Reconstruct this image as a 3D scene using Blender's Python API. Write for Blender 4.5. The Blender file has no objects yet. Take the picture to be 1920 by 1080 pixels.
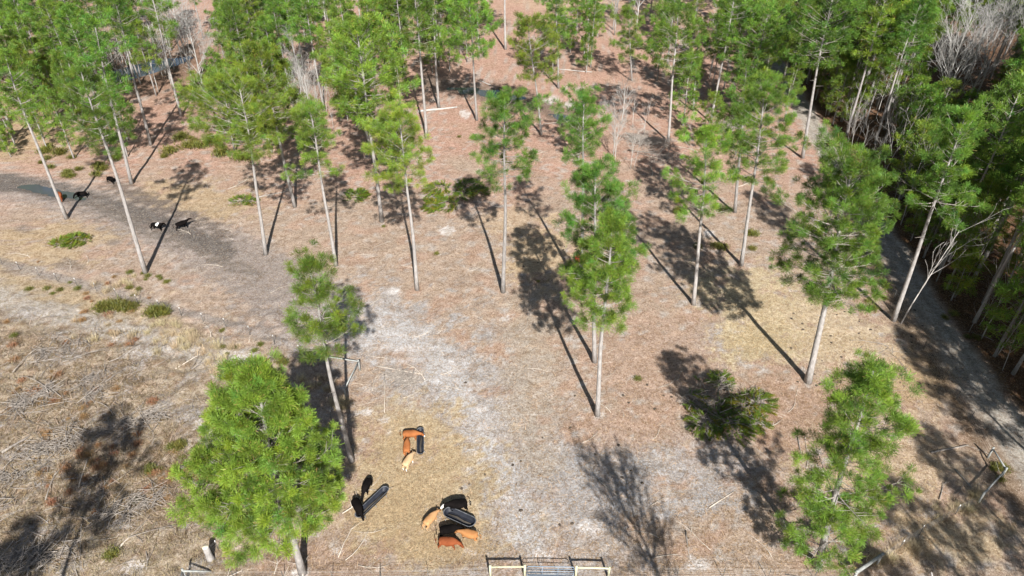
import bpy, bmesh, math, random
import numpy as np
from mathutils import Vector, Matrix

R = math.radians
SC = bpy.context.scene
COL = SC.collection

# ------------------------------------------------------------------ camera
H, FPX, PITCH = 47.0, 1300.0, R(36.0)
cam_d = bpy.data.cameras.new('camera')
cam = bpy.data.objects.new('camera', cam_d)
COL.objects.link(cam)
cam.location = (0, 0, H)
cam.rotation_euler = (R(90) - PITCH, 0, 0)
cam_d.sensor_width = 36.0
cam_d.lens = FPX / 1920 * 36.0
cam_d.clip_start = 0.5
cam_d.clip_end = 2000
SC.camera = cam

# ------------------------------------------------------------------ light
SUN_EL, SUN_AZ = R(39.5), R(12.0)          # sun behind the camera, a little to its right
w = bpy.data.worlds.new('World'); SC.world = w; w.use_nodes = True
wn = w.node_tree; bg = wn.nodes['Background']
sky = wn.nodes.new('ShaderNodeTexSky'); sky.sky_type = 'NISHITA'; sky.sun_disc = False
sky.sun_elevation = SUN_EL; sky.sun_rotation = R(180) - SUN_AZ
wn.links.new(sky.outputs[0], bg.inputs[0]); bg.inputs[1].default_value = 0.05
sun_d = bpy.data.lights.new('sun', 'SUN'); sun_d.energy = 5.0; sun_d.angle = R(0.53)
sun_d.color = (1.0, 0.985, 0.955)
sun = bpy.data.objects.new('sun', sun_d); COL.objects.link(sun); sun.location = (20, -60, 90)
LDIR = Vector((-math.sin(SUN_AZ) * math.cos(SUN_EL), math.cos(SUN_AZ) * math.cos(SUN_EL), -math.sin(SUN_EL)))
sun.rotation_euler = LDIR.to_track_quat('-Z', 'Y').to_euler()
SC.view_settings.view_transform = 'Standard'; SC.view_settings.look = 'None'
SC.view_settings.gamma = 1.0; SC.view_settings.use_curve_mapping = False
SC.view_settings.exposure = 1.1

# ------------------------------------------------------------------ photo <-> place
CP, SP = math.cos(PITCH), math.sin(PITCH)
def ray(u, v):
    a, b = u - 960.0, 540.0 - v
    return np.array([a, FPX * CP + b * SP, -FPX * SP + b * CP])
def ground(u, v, z=0.0):
    d = ray(u, v); t = (z - H) / d[2]
    return float(d[0] * t), float(d[1] * t)
def project(x, y, z=0.0):
    dz = z - H
    dep = y * CP - dz * SP; up = y * SP + dz * CP
    dep = np.maximum(dep, 1.0)
    return 960 + FPX * x / dep, 540 - FPX * up / dep
def mpp(u, v):                              # metres per photo pixel across, at ground
    x, y = ground(u, v)
    return (y * CP + H * SP) / FPX

# ------------------------------------------------------------------ noise for relief and zones
_rs = np.random.RandomState(7)
_W = [(_rs.uniform(-1, 1, 2), _rs.uniform(0, 6.28)) for _ in range(60)]
def wav(x, y, scale, k0, n=10):
    s = 0
    for i in range(n):
        (d, p) = _W[(k0 + i) % 60]
        f = (0.6 + 0.9 * ((i * 37) % 10) / 10) / scale * 6.28
        ang = i * 2.399 + k0
        s = s + np.sin((x * math.cos(ang) + y * math.sin(ang)) * f + p + 1.3 * np.sin((x * d[0] + y * d[1]) * f * 0.7 + p * 2))
    return s / math.sqrt(n)                  # about N(0, .7)
DIPS = []                                    # (x, y, rx, ry, ang, depth)
def add_dip(u, v, u2, v2, half, depth=0.28):
    x0, y0 = ground(u, v); x1, y1 = ground(u2, v2)
    DIPS.append(((x0 + x1) / 2, (y0 + y1) / 2, math.hypot(x1 - x0, y1 - y0) / 2 + half, half, math.atan2(y1 - y0, x1 - x0), depth))
add_dip(30, 346, 150, 372, 0.95)
add_dip(205, 148, 312, 118, 3.8, 0.5)
add_dip(855, 165, 965, 182, 1.6, 0.4)
add_dip(1040, 216, 1088, 230, 1.2, 0.4)
def gz(x, y):
    n = 0.14 + 0.06 * np.tanh(wav(x, y, 9, 3)) + 0.04 * np.tanh(wav(x, y, 2.6, 21)) + 0.02 * np.tanh(wav(x, y, 1.1, 33))
    left = 1 / (1 + np.exp((x + 18 + 0.25 * (y - 40)) / 1.5)) * (1 / (1 + np.exp((y - 62) / 3)))
    n = n + left * (0.16 * np.tanh(wav(x, y, 2.4, 41)) + 0.09 * np.tanh(wav(x, y, 1.2, 11)) + 0.22)
    for (cx, cy, rx, ry, a, d) in DIPS:
        dx, dy = x - cx, y - cy
        p = (dx * math.cos(a) + dy * math.sin(a)) / rx; q = (-dx * math.sin(a) + dy * math.cos(a)) / ry
        rr = p * p + q * q + 0.25 * wav(x, y, 3.2, 50)
        n = n - d / (1 + np.exp((rr - 1) * 4))
    return n
def gp(u, v, dz=0.0):
    x, y = ground(u, v, 0.14)
    return Vector((x, y, float(gz(x, y)) + dz))

# ------------------------------------------------------------------ object helpers
def tag(o, label=None, cat=None, group=None, kind=None):
    if label: o['label'] = label
    if cat: o['category'] = cat
    if group: o['group'] = group
    if kind: o['kind'] = kind
    return o
def empty(name, loc, rz=0.0):
    o = bpy.data.objects.new(name, None); COL.objects.link(o)
    o.location = loc; o.rotation_euler = (0, 0, rz); o.empty_display_size = 0.3
    return o
def link(name, me, mats=None, parent=None):
    if mats is not None:
        for m in (mats if isinstance(mats, (list, tuple)) else [mats]): me.materials.append(m)
    o = bpy.data.objects.new(name, me); COL.objects.link(o); o.parent = parent
    return o
def copy_tree(o, parent=None, **kw):
    c = o.copy(); COL.objects.link(c); c.parent = parent
    for ch in list(o.children): copy_tree(ch, c)
    return c
def np_mesh(name, V, F, tint=None, smooth=False):
    V = np.asarray(V, dtype=np.float32); F = np.asarray(F, dtype=np.int32)
    k = F.shape[1]; n = F.shape[0]
    me = bpy.data.meshes.new(name)
    me.vertices.add(len(V)); me.vertices.foreach_set('co', V.ravel())
    me.loops.add(n * k); me.loops.foreach_set('vertex_index', F.ravel())
    me.polygons.add(n); me.polygons.foreach_set('loop_start', np.arange(0, n * k, k, dtype=np.int32))
    if smooth: me.polygons.foreach_set('use_smooth', np.ones(n, dtype=bool))
    if tint is not None:
        a = me.color_attributes.new('tint', 'FLOAT_COLOR', 'POINT')
        t = np.ones((len(V), 4), dtype=np.float32); t[:, :tint.shape[1]] = tint
        a.data.foreach_set('color', t.ravel())
    me.update(calc_edges=True); me.validate()
    return me
class Tubes:                                 # many tapered tubes in one quad mesh
    def __init__(s): s.V = []; s.F = []; s.n = 0
    def add(s, P, rad, sides=4, cap=True):
        P = np.asarray(P, float); rad = np.asarray(rad, float); m = len(P)
        T = np.gradient(P, axis=0); T /= np.linalg.norm(T, axis=1)[:, None] + 1e-9
        ref = np.array([0, 0, 1.0]) if abs(T[0][2]) < 0.8 else np.array([1.0, 0, 0])
        A = np.cross(T, ref); A /= np.linalg.norm(A, axis=1)[:, None] + 1e-9
        B = np.cross(T, A)
        th = np.arange(sides) * 2 * math.pi / sides
        V = P[:, None, :] + rad[:, None, None] * (np.cos(th)[None, :, None] * A[:, None, :] + np.sin(th)[None, :, None] * B[:, None, :])
        V = V.reshape(-1, 3)
        i = np.arange(m - 1)[:, None] * sides; j = np.arange(sides)[None, :]; j2 = (j + 1) % sides
        F = np.stack([i + j, i + j2, i + sides + j2, i + sides + j], -1).reshape(-1, 4)
        s.V.append(V); s.F.append(F + s.n); s.n += len(V)
        if cap:
            for base, ring, flip in ((P[0], 0, 1), (P[-1], (m - 1) * sides, 0)):
                k = s.n - len(V) + ring
                if sides == 4: s.F.append(np.array([[k, k + 1, k + 2, k + 3] if not flip else [k + 3, k + 2, k + 1, k]]))
                else:
                    s.V.append(base[None, :]); c = s.n; s.n += 1
                    q = []
                    for a in range(0, sides, 2):
                        r = [c, k + a, k + (a + 1) % sides, k + (a + 2) % sides]
                        q.append(r if not flip else r[::-1])
                    s.F.append(np.array(q)); V = np.vstack([V, base[None, :]])
    def mesh(s, name, smooth=True):
        return np_mesh(name, np.vstack(s.V), np.vstack(s.F), smooth=smooth)
# ------------------------------------------------------------------ materials
def newmat(name):
    m = bpy.data.materials.new(name); m.use_nodes = True
    nt = m.node_tree; b = nt.nodes['Principled BSDF']; return m, nt, b
def N(nt, t, **kw):
    n = nt.nodes.new(t)
    for k, v in kw.items():
        if k.startswith('i_'): n.inputs[int(k[2:]) if k[2:].isdigit() else k[2:]].default_value = v
        else: setattr(n, k, v)
    return n
def mixc(nt, fac, a, b, mode='MIX'):
    n = nt.nodes.new('ShaderNodeMix'); n.data_type = 'RGBA'; n.blend_type = mode
    for s, v in ((n.inputs[0], fac), (n.inputs[6], a), (n.inputs[7], b)):
        if isinstance(v, (int, float)): s.default_value = v
        elif isinstance(v, tuple): s.default_value = (*v, 1) if len(v) == 3 else v
        else: nt.links.new(v, s)
    return n.outputs[2]
def noise(nt, scale, detail=3, rough=0.6, coord=None):
    n = N(nt, 'ShaderNodeTexNoise'); n.inputs['Scale'].default_value = scale
    n.inputs['Detail'].default_value = detail; n.inputs['Roughness'].default_value = rough
    if coord is not None: nt.links.new(coord, n.inputs['Vector'])
    return n.outputs[0]
def ramp(nt, src, lo, hi):
    n = N(nt, 'ShaderNodeMapRange'); n.inputs[1].default_value = lo; n.inputs[2].default_value = hi
    nt.links.new(src, n.inputs[0]); return n.outputs[0]
def simple(name, c1, c2, scale=6, rough=0.85, bump=0.0, spec=0.3, stretch=None, metal=0.0):
    m, nt, b = newmat(name)
    tc = N(nt, 'ShaderNodeTexCoord'); co = tc.outputs['Object']
    if stretch:
        mp = N(nt, 'ShaderNodeMapping'); mp.inputs['Scale'].default_value = stretch
        nt.links.new(co, mp.inputs[0]); co = mp.outputs[0]
    f = ramp(nt, noise(nt, scale, 4, 0.65, co), 0.3, 0.7)
    c = mixc(nt, f, c1, c2)
    oi = N(nt, 'ShaderNodeObjectInfo')
    hv = N(nt, 'ShaderNodeHueSaturation'); nt.links.new(c, hv.inputs['Color'])
    nt.links.new(ramp2(nt, oi.outputs['Random'], 0.82, 1.15), hv.inputs['Value'])
    nt.links.new(hv.outputs[0], b.inputs['Base Color'])
    b.inputs['Roughness'].default_value = rough; b.inputs['Specular IOR Level'].default_value = spec
    b.inputs['Metallic'].default_value = metal
    if bump:
        bp = N(nt, 'ShaderNodeBump'); bp.inputs['Strength'].default_value = bump; bp.inputs['Distance'].default_value = 0.05
        nt.links.new(f, bp.inputs['Height']); nt.links.new(bp.outputs[0], b.inputs['Normal'])
    return m
def ramp2(nt, src, lo, hi):
    n = N(nt, 'ShaderNodeMapRange'); n.inputs[3].default_value = lo; n.inputs[4].default_value = hi
    nt.links.new(src, n.inputs[0]); return n.outputs[0]
def foliage(name, base, trans=0.35, vary=0.12):
    m, nt, b = newmat(name)
    at = N(nt, 'ShaderNodeAttribute', attribute_name='tint')
    c = mixc(nt, 1.0, base, at.outputs['Color'], 'MULTIPLY')
    oi = N(nt, 'ShaderNodeObjectInfo')
    hv = N(nt, 'ShaderNodeHueSaturation'); nt.links.new(c, hv.inputs['Color'])
    nt.links.new(ramp2(nt, oi.outputs['Random'], 1 - vary, 1 + vary), hv.inputs['Value'])
    wn_ = N(nt, 'ShaderNodeTexWhiteNoise', noise_dimensions='1D'); nt.links.new(oi.outputs['Random'], wn_.inputs['W'])
    nt.links.new(ramp2(nt, wn_.outputs['Value'], 0.482, 0.516), hv.inputs['Hue'])
    nt.links.new(hv.outputs[0], b.inputs['Base Color'])
    b.inputs['Roughness'].default_value = 0.5; b.inputs['Specular IOR Level'].default_value = 0.35
    tr = N(nt, 'ShaderNodeBsdfTranslucent'); nt.links.new(hv.outputs[0], tr.inputs[0])
    mx = N(nt, 'ShaderNodeMixShader'); mx.inputs[0].default_value = trans
    nt.links.new(b.outputs[0], mx.inputs[1]); nt.links.new(tr.outputs[0], mx.inputs[2])
    nt.links.new(mx.outputs[0], nt.nodes['Material Output'].inputs[0])
    return m
M = {}
M['needles'] = foliage('pine_needles', (0.130, 0.228, 0.028), 0.36, 0.2)
M['weeds'] = foliage('weed_leaves', (0.145, 0.165, 0.035), 0.4)
M['straw'] = foliage('dry_grass', (0.47, 0.385, 0.25), 0.3)
M['bark'] = simple('pine_bark', (0.20, 0.18, 0.165), (0.36, 0.335, 0.315), 5, 0.9, 0.6, 0.15, (1, 1, 0.35))
M['limb'] = simple('pine_limb', (0.19, 0.16, 0.135), (0.35, 0.315, 0.28), 8, 0.9, 0.0, 0.1)
M['pale'] = simple('pale_bark', (0.30, 0.28, 0.255), (0.47, 0.45, 0.42), 4, 0.85, 0.3, 0.2, (1, 1, 0.4))
M['greybark'] = simple('sapling_bark', (0.26, 0.235, 0.21), (0.43, 0.40, 0.37), 4, 0.9, 0.3, 0.2, (1, 1, 0.4))
M['dead'] = simple('dead_wood', (0.30, 0.245, 0.19), (0.52, 0.46, 0.39), 5, 0.9, 0.2, 0.15)
M['deadgrey'] = simple('grey_dead_wood', (0.15, 0.125, 0.105), (0.34, 0.30, 0.26), 5, 0.9, 0.2, 0.15)
M['cut'] = simple('sawn_wood', (0.62, 0.50, 0.33), (0.74, 0.64, 0.47), 9, 0.8)
M['timber'] = simple('treated_timber', (0.34, 0.33, 0.21), (0.52, 0.50, 0.36), 7, 0.85, 0.2, 0.2, (1, 1, 0.3))
M['greytimber'] = simple('weathered_timber', (0.20, 0.205, 0.19), (0.34, 0.34, 0.32), 7, 0.9, 0.2, 0.15)
M['steel'] = simple('gate_steel', (0.16, 0.21, 0.27), (0.22, 0.28, 0.34), 9, 0.45, 0.0, 0.5)
M['wire'] = simple('fence_wire', (0.34, 0.32, 0.30), (0.42, 0.40, 0.38), 20, 0.5, metal=0.6)
M['tpost'] = simple('post_steel', (0.045, 0.05, 0.045), (0.09, 0.085, 0.075), 12, 0.6)
M['white'] = simple('white_paint', (0.7, 0.7, 0.68), (0.8, 0.8, 0.78), 12, 0.6)
M['plastic'] = simple('black_plastic', (0.010, 0.011, 0.015), (0.020, 0.022, 0.030), 3, 0.55, 0, 0.25)
M['rimwear'] = simple('worn_plastic_rim', (0.03, 0.034, 0.04), (0.15, 0.15, 0.155), 6, 0.6)
M['galv'] = simple('galvanised_tube', (0.34, 0.35, 0.36), (0.46, 0.47, 0.48), 12, 0.45, metal=0.7)
M['redtub'] = simple('red_plastic', (0.42, 0.02, 0.02), (0.55, 0.04, 0.035), 6, 0.45)
M['dark'] = simple('dark_residue', (0.03, 0.025, 0.02), (0.06, 0.05, 0.04), 6, 0.8)
M['dung'] = simple('dung', (0.045, 0.035, 0.026), (0.08, 0.06, 0.045), 9, 0.9)
M['sandpale'] = simple('pale_sand_bank', (0.50, 0.45, 0.38), (0.64, 0.60, 0.53), 5, 0.95)
def coat(name, c1, c2):
    return simple(name, c1, c2, 2.2, 1.0, 0, 0.0)
COATS = dict(black=coat('black_coat', (0.0045, 0.004, 0.004), (0.010, 0.008, 0.0075)),
             rust=coat('rust_coat', (0.20, 0.068, 0.024), (0.30, 0.115, 0.042)),
             orange=coat('orange_coat', (0.31, 0.135, 0.05), (0.42, 0.20, 0.08)),
             cream=coat('cream_coat', (0.42, 0.27, 0.14), (0.56, 0.40, 0.24)),
             tan=coat('tan_coat', (0.33, 0.165, 0.07), (0.46, 0.26, 0.125)),
             red=coat('red_brown_coat', (0.15, 0.042, 0.018), (0.23, 0.07, 0.028)),
             white=coat('white_coat', (0.72, 0.68, 0.62), (0.82, 0.79, 0.74)))
def water():
    m, nt, b = newmat('pond_water')
    b.inputs['Base Color'].default_value = (0.055, 0.062, 0.066, 1)
    b.inputs['Roughness'].default_value = 0.06; b.inputs['IOR'].default_value = 1.33
    b.inputs['Specular IOR Level'].default_value = 0.9
    tc = N(nt, 'ShaderNodeTexCoord'); bp = N(nt, 'ShaderNodeBump'); bp.inputs['Strength'].default_value = 0.12
    nt.links.new(noise(nt, 1.6, 3, 0.5, tc.outputs['Object']), bp.inputs['Height'])
    nt.links.new(bp.outputs[0], b.inputs['Normal'])
    return m
M['water'] = water()

# ------------------------------------------------------------------ ground sheet
def axis(lo, flo, fhi, hi, step):
    a = list(np.arange(flo, fhi + 1e-6, step)); s = step; v = a[-1]
    while v < hi: s *= 1.06; v += s; a.append(v)
    s = step; v = a[0]; pre = []
    while v > lo: s *= 1.06; v -= s; pre.append(v)
    return np.array(pre[::-1] + a)
XS = axis(-420, -50, 56, 420, 0.33); YS = axis(-60, 22, 104, 620, 0.33)
GX, GY = np.meshgrid(XS, YS)
GZ = gz(GX, GY)
def seg_dist(U, V, pts):
    best = np.full(U.shape, 1e9)
    for (a, b), (c, d) in zip(pts[:-1], pts[1:]):
        vx, vy = c - a, d - b; t = np.clip(((U - a) * vx + (V - b) * vy) / (vx * vx + vy * vy), 0, 1)
        best = np.minimum(best, np.hypot(U - a - t * vx, V - b - t * vy))
    return best
ROADPX = [(1395, 20), (1430, 80), (1480, 165), (1532, 250), (1600, 365), (1668, 470), (1738, 585), (1810, 690), (1872, 785), (1935, 880), (2030, 1010), (2160, 1190)]
ROAD = [ground(u, v) for u, v in ROADPX]
ROAD[0:0] = [(ROAD[0][0] - 10, ROAD[0][1] + 60)]
def road_x(y):
    pts = sorted(ROAD, key=lambda p: p[1])
    return np.interp(y, [p[1] for p in pts], [p[0] for p in pts])
def zones():
    U, V = project(GX, GY)
    n1 = wav(GX, GY, 6.0, 5); n2 = wav(GX, GY, 1.9, 17); n3 = wav(GX, GY, 14.0, 29); n4 = wav(GX, GY, 0.9, 44); n5 = wav(GX, GY, 3.1, 9)
    C = np.zeros(GX.shape + (3,))
    def lerp(c, wt):
        wt = np.clip(wt, 0, 1)[..., None]
        C[:] = C * (1 - wt) + np.array(c) * wt
    sm = lambda x, a, b: np.clip((x - a) / (b - a), 0, 1) ** 2 * (3 - 2 * np.clip((x - a) / (b - a), 0, 1))
    C[:] = (0.325, 0.25, 0.185)                                   # straw over sand
    far = 1 - sm(V + 40 * n3, 260, 420); lerp((0.36, 0.225, 0.165), far)
    lerp((0.335, 0.225, 0.16), sm(n1, 0.1, 0.9) * 0.7)             # patches of russet needle litter
    lerp((0.35, 0.32, 0.28), sm(n2 - 0.3 * n3, 0.4, 1.2) * 0.7)  # patches of pale sand
    lerp((0.21, 0.145, 0.10), sm(-n1 + 0.5 * n2, 0.9, 1.7) * 0.5)
    def blob(u, v, ru, rv, c, s, nz=0.35, ang=0.0):
        du, dv = U - u, V - v; ca, sa = math.cos(ang), math.sin(ang)
        a, b = (du * ca + dv * sa) / ru, (-du * sa + dv * ca) / rv
        r = np.sqrt(a * a + b * b) + nz * (0.5 * n1 + 0.5 * n2) + 0.22 * n4 + 0.15 * n5
        lerp(c, s * (1 - sm(r, 0.65, 1.05)))
    GREY, HAY, MUD = (0.315, 0.305, 0.29), (0.385, 0.305, 0.185), (0.105, 0.095, 0.085)
    # left field: weathered slash and dry grass
    lf = sm(V - (500 + (U - 0) * 0.30) + 18 * n2 + 10 * n1, -6, 50) * (1 - sm(U + 22 * n1, 380, 620))
    lf = np.maximum(lf, sm(V, 640, 720) * (1 - sm(U + 20 * n1, 300, 420)))
    lerp((0.305, 0.25, 0.18), lf)
    lerp((0.20, 0.14, 0.09), lf * sm(n2 + 0.5 * n1, 0.0, 0.9) * 0.8)
    lerp((0.12, 0.085, 0.06), lf * sm(n4 + 0.6 * n1, 0.6, 1.3) * 0.6)
    lerp((0.39, 0.33, 0.25), lf * sm(-n2 + 0.5 * n4, 0.5, 1.4) * 0.7)
    lerp((0.30, 0.285, 0.265), lf * sm(n1 - 0.4 * n4, 0.3, 1.2) * 0.8)
    blob(120, 560, 260, 40, (0.34, 0.265, 0.16), 0.8, ang=0.2)
    # pale dusty track on the field side of the fence
    d = seg_dist(U, V, [(-60, 540), (130, 600), (330, 650), (470, 690), (440, 790), (330, 900)])
    lerp((0.36, 0.34, 0.305), (1 - sm(d + 10 * n2, 8, 38)) * 0.75)
    # grey worn ground through the middle
    for a in ((900, 830, 220, 190), (980, 960, 260, 150), (700, 620, 150, 60), (1130, 900, 260, 90), (820, 720, 120, 90), (640, 590, 130, 60), (1390, 640, 120, 50), (1290, 880, 190, 70)):
        blob(*a, GREY, 0.62, 0.5)
    lerp((0.40, 0.375, 0.335), sm(n2 + 0.5 * n1 - 0.2, 0.8, 1.5) * 0.55 * sm(V, 480, 640) * (1 - lf))
    d = seg_dist(U, V, [(610, 585), (720, 625), (800, 665), (850, 720), (885, 790), (930, 890), (985, 1000)])
    lerp((0.42, 0.41, 0.39), (1 - sm(d + 16 * n2 + 8 * n1, 10, 50)) * 0.75)
    blob(1000, 700, 60, 240, (0.335, 0.28, 0.21), 0.6)
    blob(1230, 690, 170, 110, (0.335, 0.235, 0.17), 0.75); blob(1180, 800, 140, 50, (0.335, 0.235, 0.17), 0.7)
    blob(1480, 790, 120, 90, (0.30, 0.19, 0.125), 0.6)
    blob(700, 900, 60, 130, (0.29, 0.205, 0.15), 0.6); blob(600, 1060, 160, 50, (0.29, 0.205, 0.15), 0.7)
    # trampled hay
    blob(790, 920, 150, 130, HAY, 0.92, 0.3); blob(770, 830, 110, 90, HAY, 0.8, 0.3); blob(740, 960, 110, 80, HAY, 0.8); blob(840, 1030, 110, 40, HAY, 0.6)
    blob(1440, 580, 150, 70, (0.43, 0.355, 0.22), 0.9, 0.3, 0.35); blob(1560, 640, 170, 60, (0.45, 0.365, 0.25), 0.9, 0.3, 0.15); blob(1420, 640, 90, 50, (0.45, 0.375, 0.235), 0.9)
    blob(1690, 720, 130, 60, (0.37, 0.27, 0.165), 0.8); blob(1650, 900, 160, 120, (0.42, 0.325, 0.22), 0.85)
    blob(1010, 480, 70, 60, (0.42, 0.315, 0.185), 0.8); blob(960, 420, 60, 40, (0.40, 0.30, 0.19), 0.6)
    blob(1790, 1010, 140, 70, (0.36, 0.28, 0.17), 0.8)
    for a in ((80, 480, 110, 30), (140, 440, 150, 25), (330, 380, 160, 40), (60, 260, 120, 40)): blob(*a, (0.35, 0.265, 0.15), 0.7)
    # cattle track and mud
    d = seg_dist(U, V, [(-40, 335), (60, 352), (170, 375), (330, 430), (450, 485), (560, 555)])
    wdt = np.maximum(18 + (V - 340) * 0.18, 10)
    lerp((0.235, 0.205, 0.18), (1 - sm(d / wdt + 0.35 * n2, 0.8, 1.7)) * 0.9)
    d2 = seg_dist(U, V, [(-40, 338), (60, 350), (170, 375), (330, 430), (420, 470)])
    lerp(MUD, (1 - sm(d2 / np.maximum(14 + (V - 340) * 0.05, 8) + 0.3 * n2, 0.7, 1.5)) * 0.95)
    d3 = seg_dist(U, V, [(210, 345), (300, 385), (420, 440)]); lerp((0.12, 0.10, 0.085), (1 - sm(d3 + 8 * n2, 5, 20)) * 0.85)
    d4 = seg_dist(U, V, [(170, 385), (330, 452), (480, 520)]); lerp((0.15, 0.13, 0.11), (1 - sm(d4 + 7 * n2, 3, 16)) * 0.8)
    lerp((0.08, 0.065, 0.05), (1 - sm(seg_dist(U, V, [(150, 152), (220, 145), (340, 120)]) + 6 * n2, 14, 40)) * 0.8)
    lerp((0.11, 0.085, 0.065), (1 - sm(seg_dist(U, V, [(800, 155), (900, 172), (1000, 195), (1090, 232)]) + 5 * n2, 7, 24)) * 0.85)
    # fence line strip of grey soil, left
    d = seg_dist(U, V, [(-40, 484), (300, 575), (520, 640), (640, 690)]); lerp((0.24, 0.215, 0.19), (1 - sm(d + 4 * n2, 4, 14)) * 0.75)
    # small bright chips of sand, white stones and burn spots
    for (u, v, r) in ((740, 545, 14), (835, 433, 16), (950, 600, 12), (800, 760, 10), (720, 790, 14), (690, 775, 10), (450, 680, 40), (1330, 440, 12), (1125, 782, 10), (380, 800, 22), (565, 1078, 22), (885, 1035, 16), (1020, 1040, 18), (1110, 990, 26), (1310, 1060, 24), (905, 770, 12), (1075, 198, 16), (1035, 188, 14), (870, 215, 12), (230, 990, 26), (250, 1065, 24)):
        blob(u, v, r, r * 0.55, (0.52, 0.49, 0.45), 0.85, 0.3)
    for (u, v, r) in ((50, 430, 22), (215, 455, 18), (130, 500, 30), (1250, 300, 26), (290, 425, 25)):
        blob(u, v, r, r * 0.4, (0.17, 0.14, 0.12), 0.7, 0.3)
    # sandy road and the wood floor beyond it
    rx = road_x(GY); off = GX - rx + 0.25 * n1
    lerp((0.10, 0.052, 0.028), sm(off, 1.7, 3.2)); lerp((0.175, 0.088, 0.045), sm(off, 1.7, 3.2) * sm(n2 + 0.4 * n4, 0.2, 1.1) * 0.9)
    rd = 1 - sm(np.abs(off), 1.35, 2.3)
    lerp((0.34, 0.315, 0.265), rd * 0.95)
    lerp((0.23, 0.205, 0.175), rd * (1 - sm(np.abs(np.abs(off + 0.1) - 0.85), 0.1, 0.5)) * 0.6)
    edge = np.exp(-((off + 3.0) / 1.4) ** 2); lerp((0.15, 0.105, 0.065), edge * 0.8 * sm(V, 380, 500))
    # thicket floor in the far left
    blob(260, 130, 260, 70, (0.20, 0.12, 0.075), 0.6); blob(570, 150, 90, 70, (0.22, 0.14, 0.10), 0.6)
    lerp((0.40, 0.29, 0.18), (1 - sm(V + 14 * n3, 8, 42)) * 0.5 * sm(U, 900, 1000) * (1 - sm(U, 1350, 1420)))
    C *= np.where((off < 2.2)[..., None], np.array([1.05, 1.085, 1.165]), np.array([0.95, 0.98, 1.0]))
    return np.clip(C, 0.01, 0.7)
ZC = zones()
ny, nx = GX.shape
idx = np.arange(ny * nx).reshape(ny, nx)
FQ = np.stack([idx[:-1, :-1], idx[:-1, 1:], idx[1:, 1:], idx[1:, :-1]], -1).reshape(-1, 4)
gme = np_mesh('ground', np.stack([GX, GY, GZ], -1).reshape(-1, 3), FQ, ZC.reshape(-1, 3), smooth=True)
def ground_mat():
    m, nt, b = newmat('soil')
    tc = N(nt, 'ShaderNodeTexCoord'); co = tc.outputs['Object']
    at = N(nt, 'ShaderNodeAttribute', attribute_name='tint')
    c = at.outputs['Color']
    big = ramp(nt, noise(nt, 0.9, 5, 0.7, co), 0.30, 0.70)
    mid = ramp(nt, noise(nt, 5.0, 5, 0.75, co), 0.30, 0.70)
    fine = ramp(nt, noise(nt, 17.0, 4, 0.8, co), 0.32, 0.68)
    c = mixc(nt, 1.0, c, mixc(nt, big, (0.80, 0.77, 0.73), (1.17, 1.17, 1.18)), 'MULTIPLY')
    c = mixc(nt, 1.0, c, mixc(nt, mid, (0.62, 0.57, 0.52), (1.33, 1.34, 1.35)), 'MULTIPLY')
    c = mixc(nt, 1.0, c, mixc(nt, fine, (0.56, 0.52, 0.48), (1.38, 1.38, 1.38)), 'MULTIPLY')
    # needle and twig litter: stretched, randomly turned flecks
    for k, (rot, sc, lo, hi, col, amt) in enumerate(((0.4, (34, 4.5, 1), 0.655, 0.70, (0.62, 0.52, 0.40), 0.7), (-0.7, (5, 30, 1), 0.66, 0.70, (0.55, 0.42, 0.31), 0.6),
                                                     (1.1, (22, 3.4, 1), 0.665, 0.70, (0.10, 0.06, 0.04), 0.65), (-0.2, (3.0, 20, 1), 0.67, 0.70, (0.13, 0.075, 0.045), 0.6))):
        mp = N(nt, 'ShaderNodeMapping'); mp.inputs['Rotation'].default_value = (0, 0, rot); mp.inputs['Scale'].default_value = sc
        wob = N(nt, 'ShaderNodeVectorMath', operation='ADD'); nzv = N(nt, 'ShaderNodeTexNoise'); nzv.inputs['Scale'].default_value = 0.8
        nt.links.new(co, nzv.inputs['Vector']); nt.links.new(nzv.outputs['Color'], wob.inputs[0]); nt.links.new(co, wob.inputs[1])
        nt.links.new(wob.outputs[0], mp.inputs[0])
        f = ramp(nt, noise(nt, 1.0, 1, 0.5, mp.outputs[0]), lo, hi)
        mm = N(nt, 'ShaderNodeMath', operation='MULTIPLY'); nt.links.new(f, mm.inputs[0]); mm.inputs[1].default_value = amt
        c = mixc(nt, mm.outputs[0], c, col)
    lit = ramp(nt, noise(nt, 2.3, 7, 0.78, co), 0.50, 0.585)
    c = mixc(nt, lit, c, mixc(nt, 1.0, c, (0.75, 0.69, 0.64), 'MULTIPLY'))
    snd = ramp(nt, noise(nt, 1.5, 7, 0.8, wob.outputs[0]), 0.55, 0.64)
    c = mixc(nt, snd, c, mixc(nt, 1.0, c, (1.25, 1.29, 1.34), 'MULTIPLY'))
    spk = ramp(nt, noise(nt, 9.0, 3, 0.7, co), 0.665, 0.70)
    c = mixc(nt, spk, c, mixc(nt, 1.0, c, (0.38, 0.33, 0.30), 'MULTIPLY'))
    nt.links.new(c, b.inputs['Base Color'])
    b.inputs['Roughness'].default_value = 0.95; b.inputs['Specular IOR Level'].default_value = 0.1
    bp = N(nt, 'ShaderNodeBump'); bp.inputs['Strength'].default_value = 0.7; bp.inputs['Distance'].default_value = 0.06
    ad = N(nt, 'ShaderNodeMath', operation='ADD'); nt.links.new(mid, ad.inputs[0]); nt.links.new(fine, ad.inputs[1])
    nt.links.new(ad.outputs[0], bp.inputs['Height']); nt.links.new(bp.outputs[0], b.inputs['Normal'])
    return m
tag(link('ground', gme, ground_mat()), kind='structure')

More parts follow.
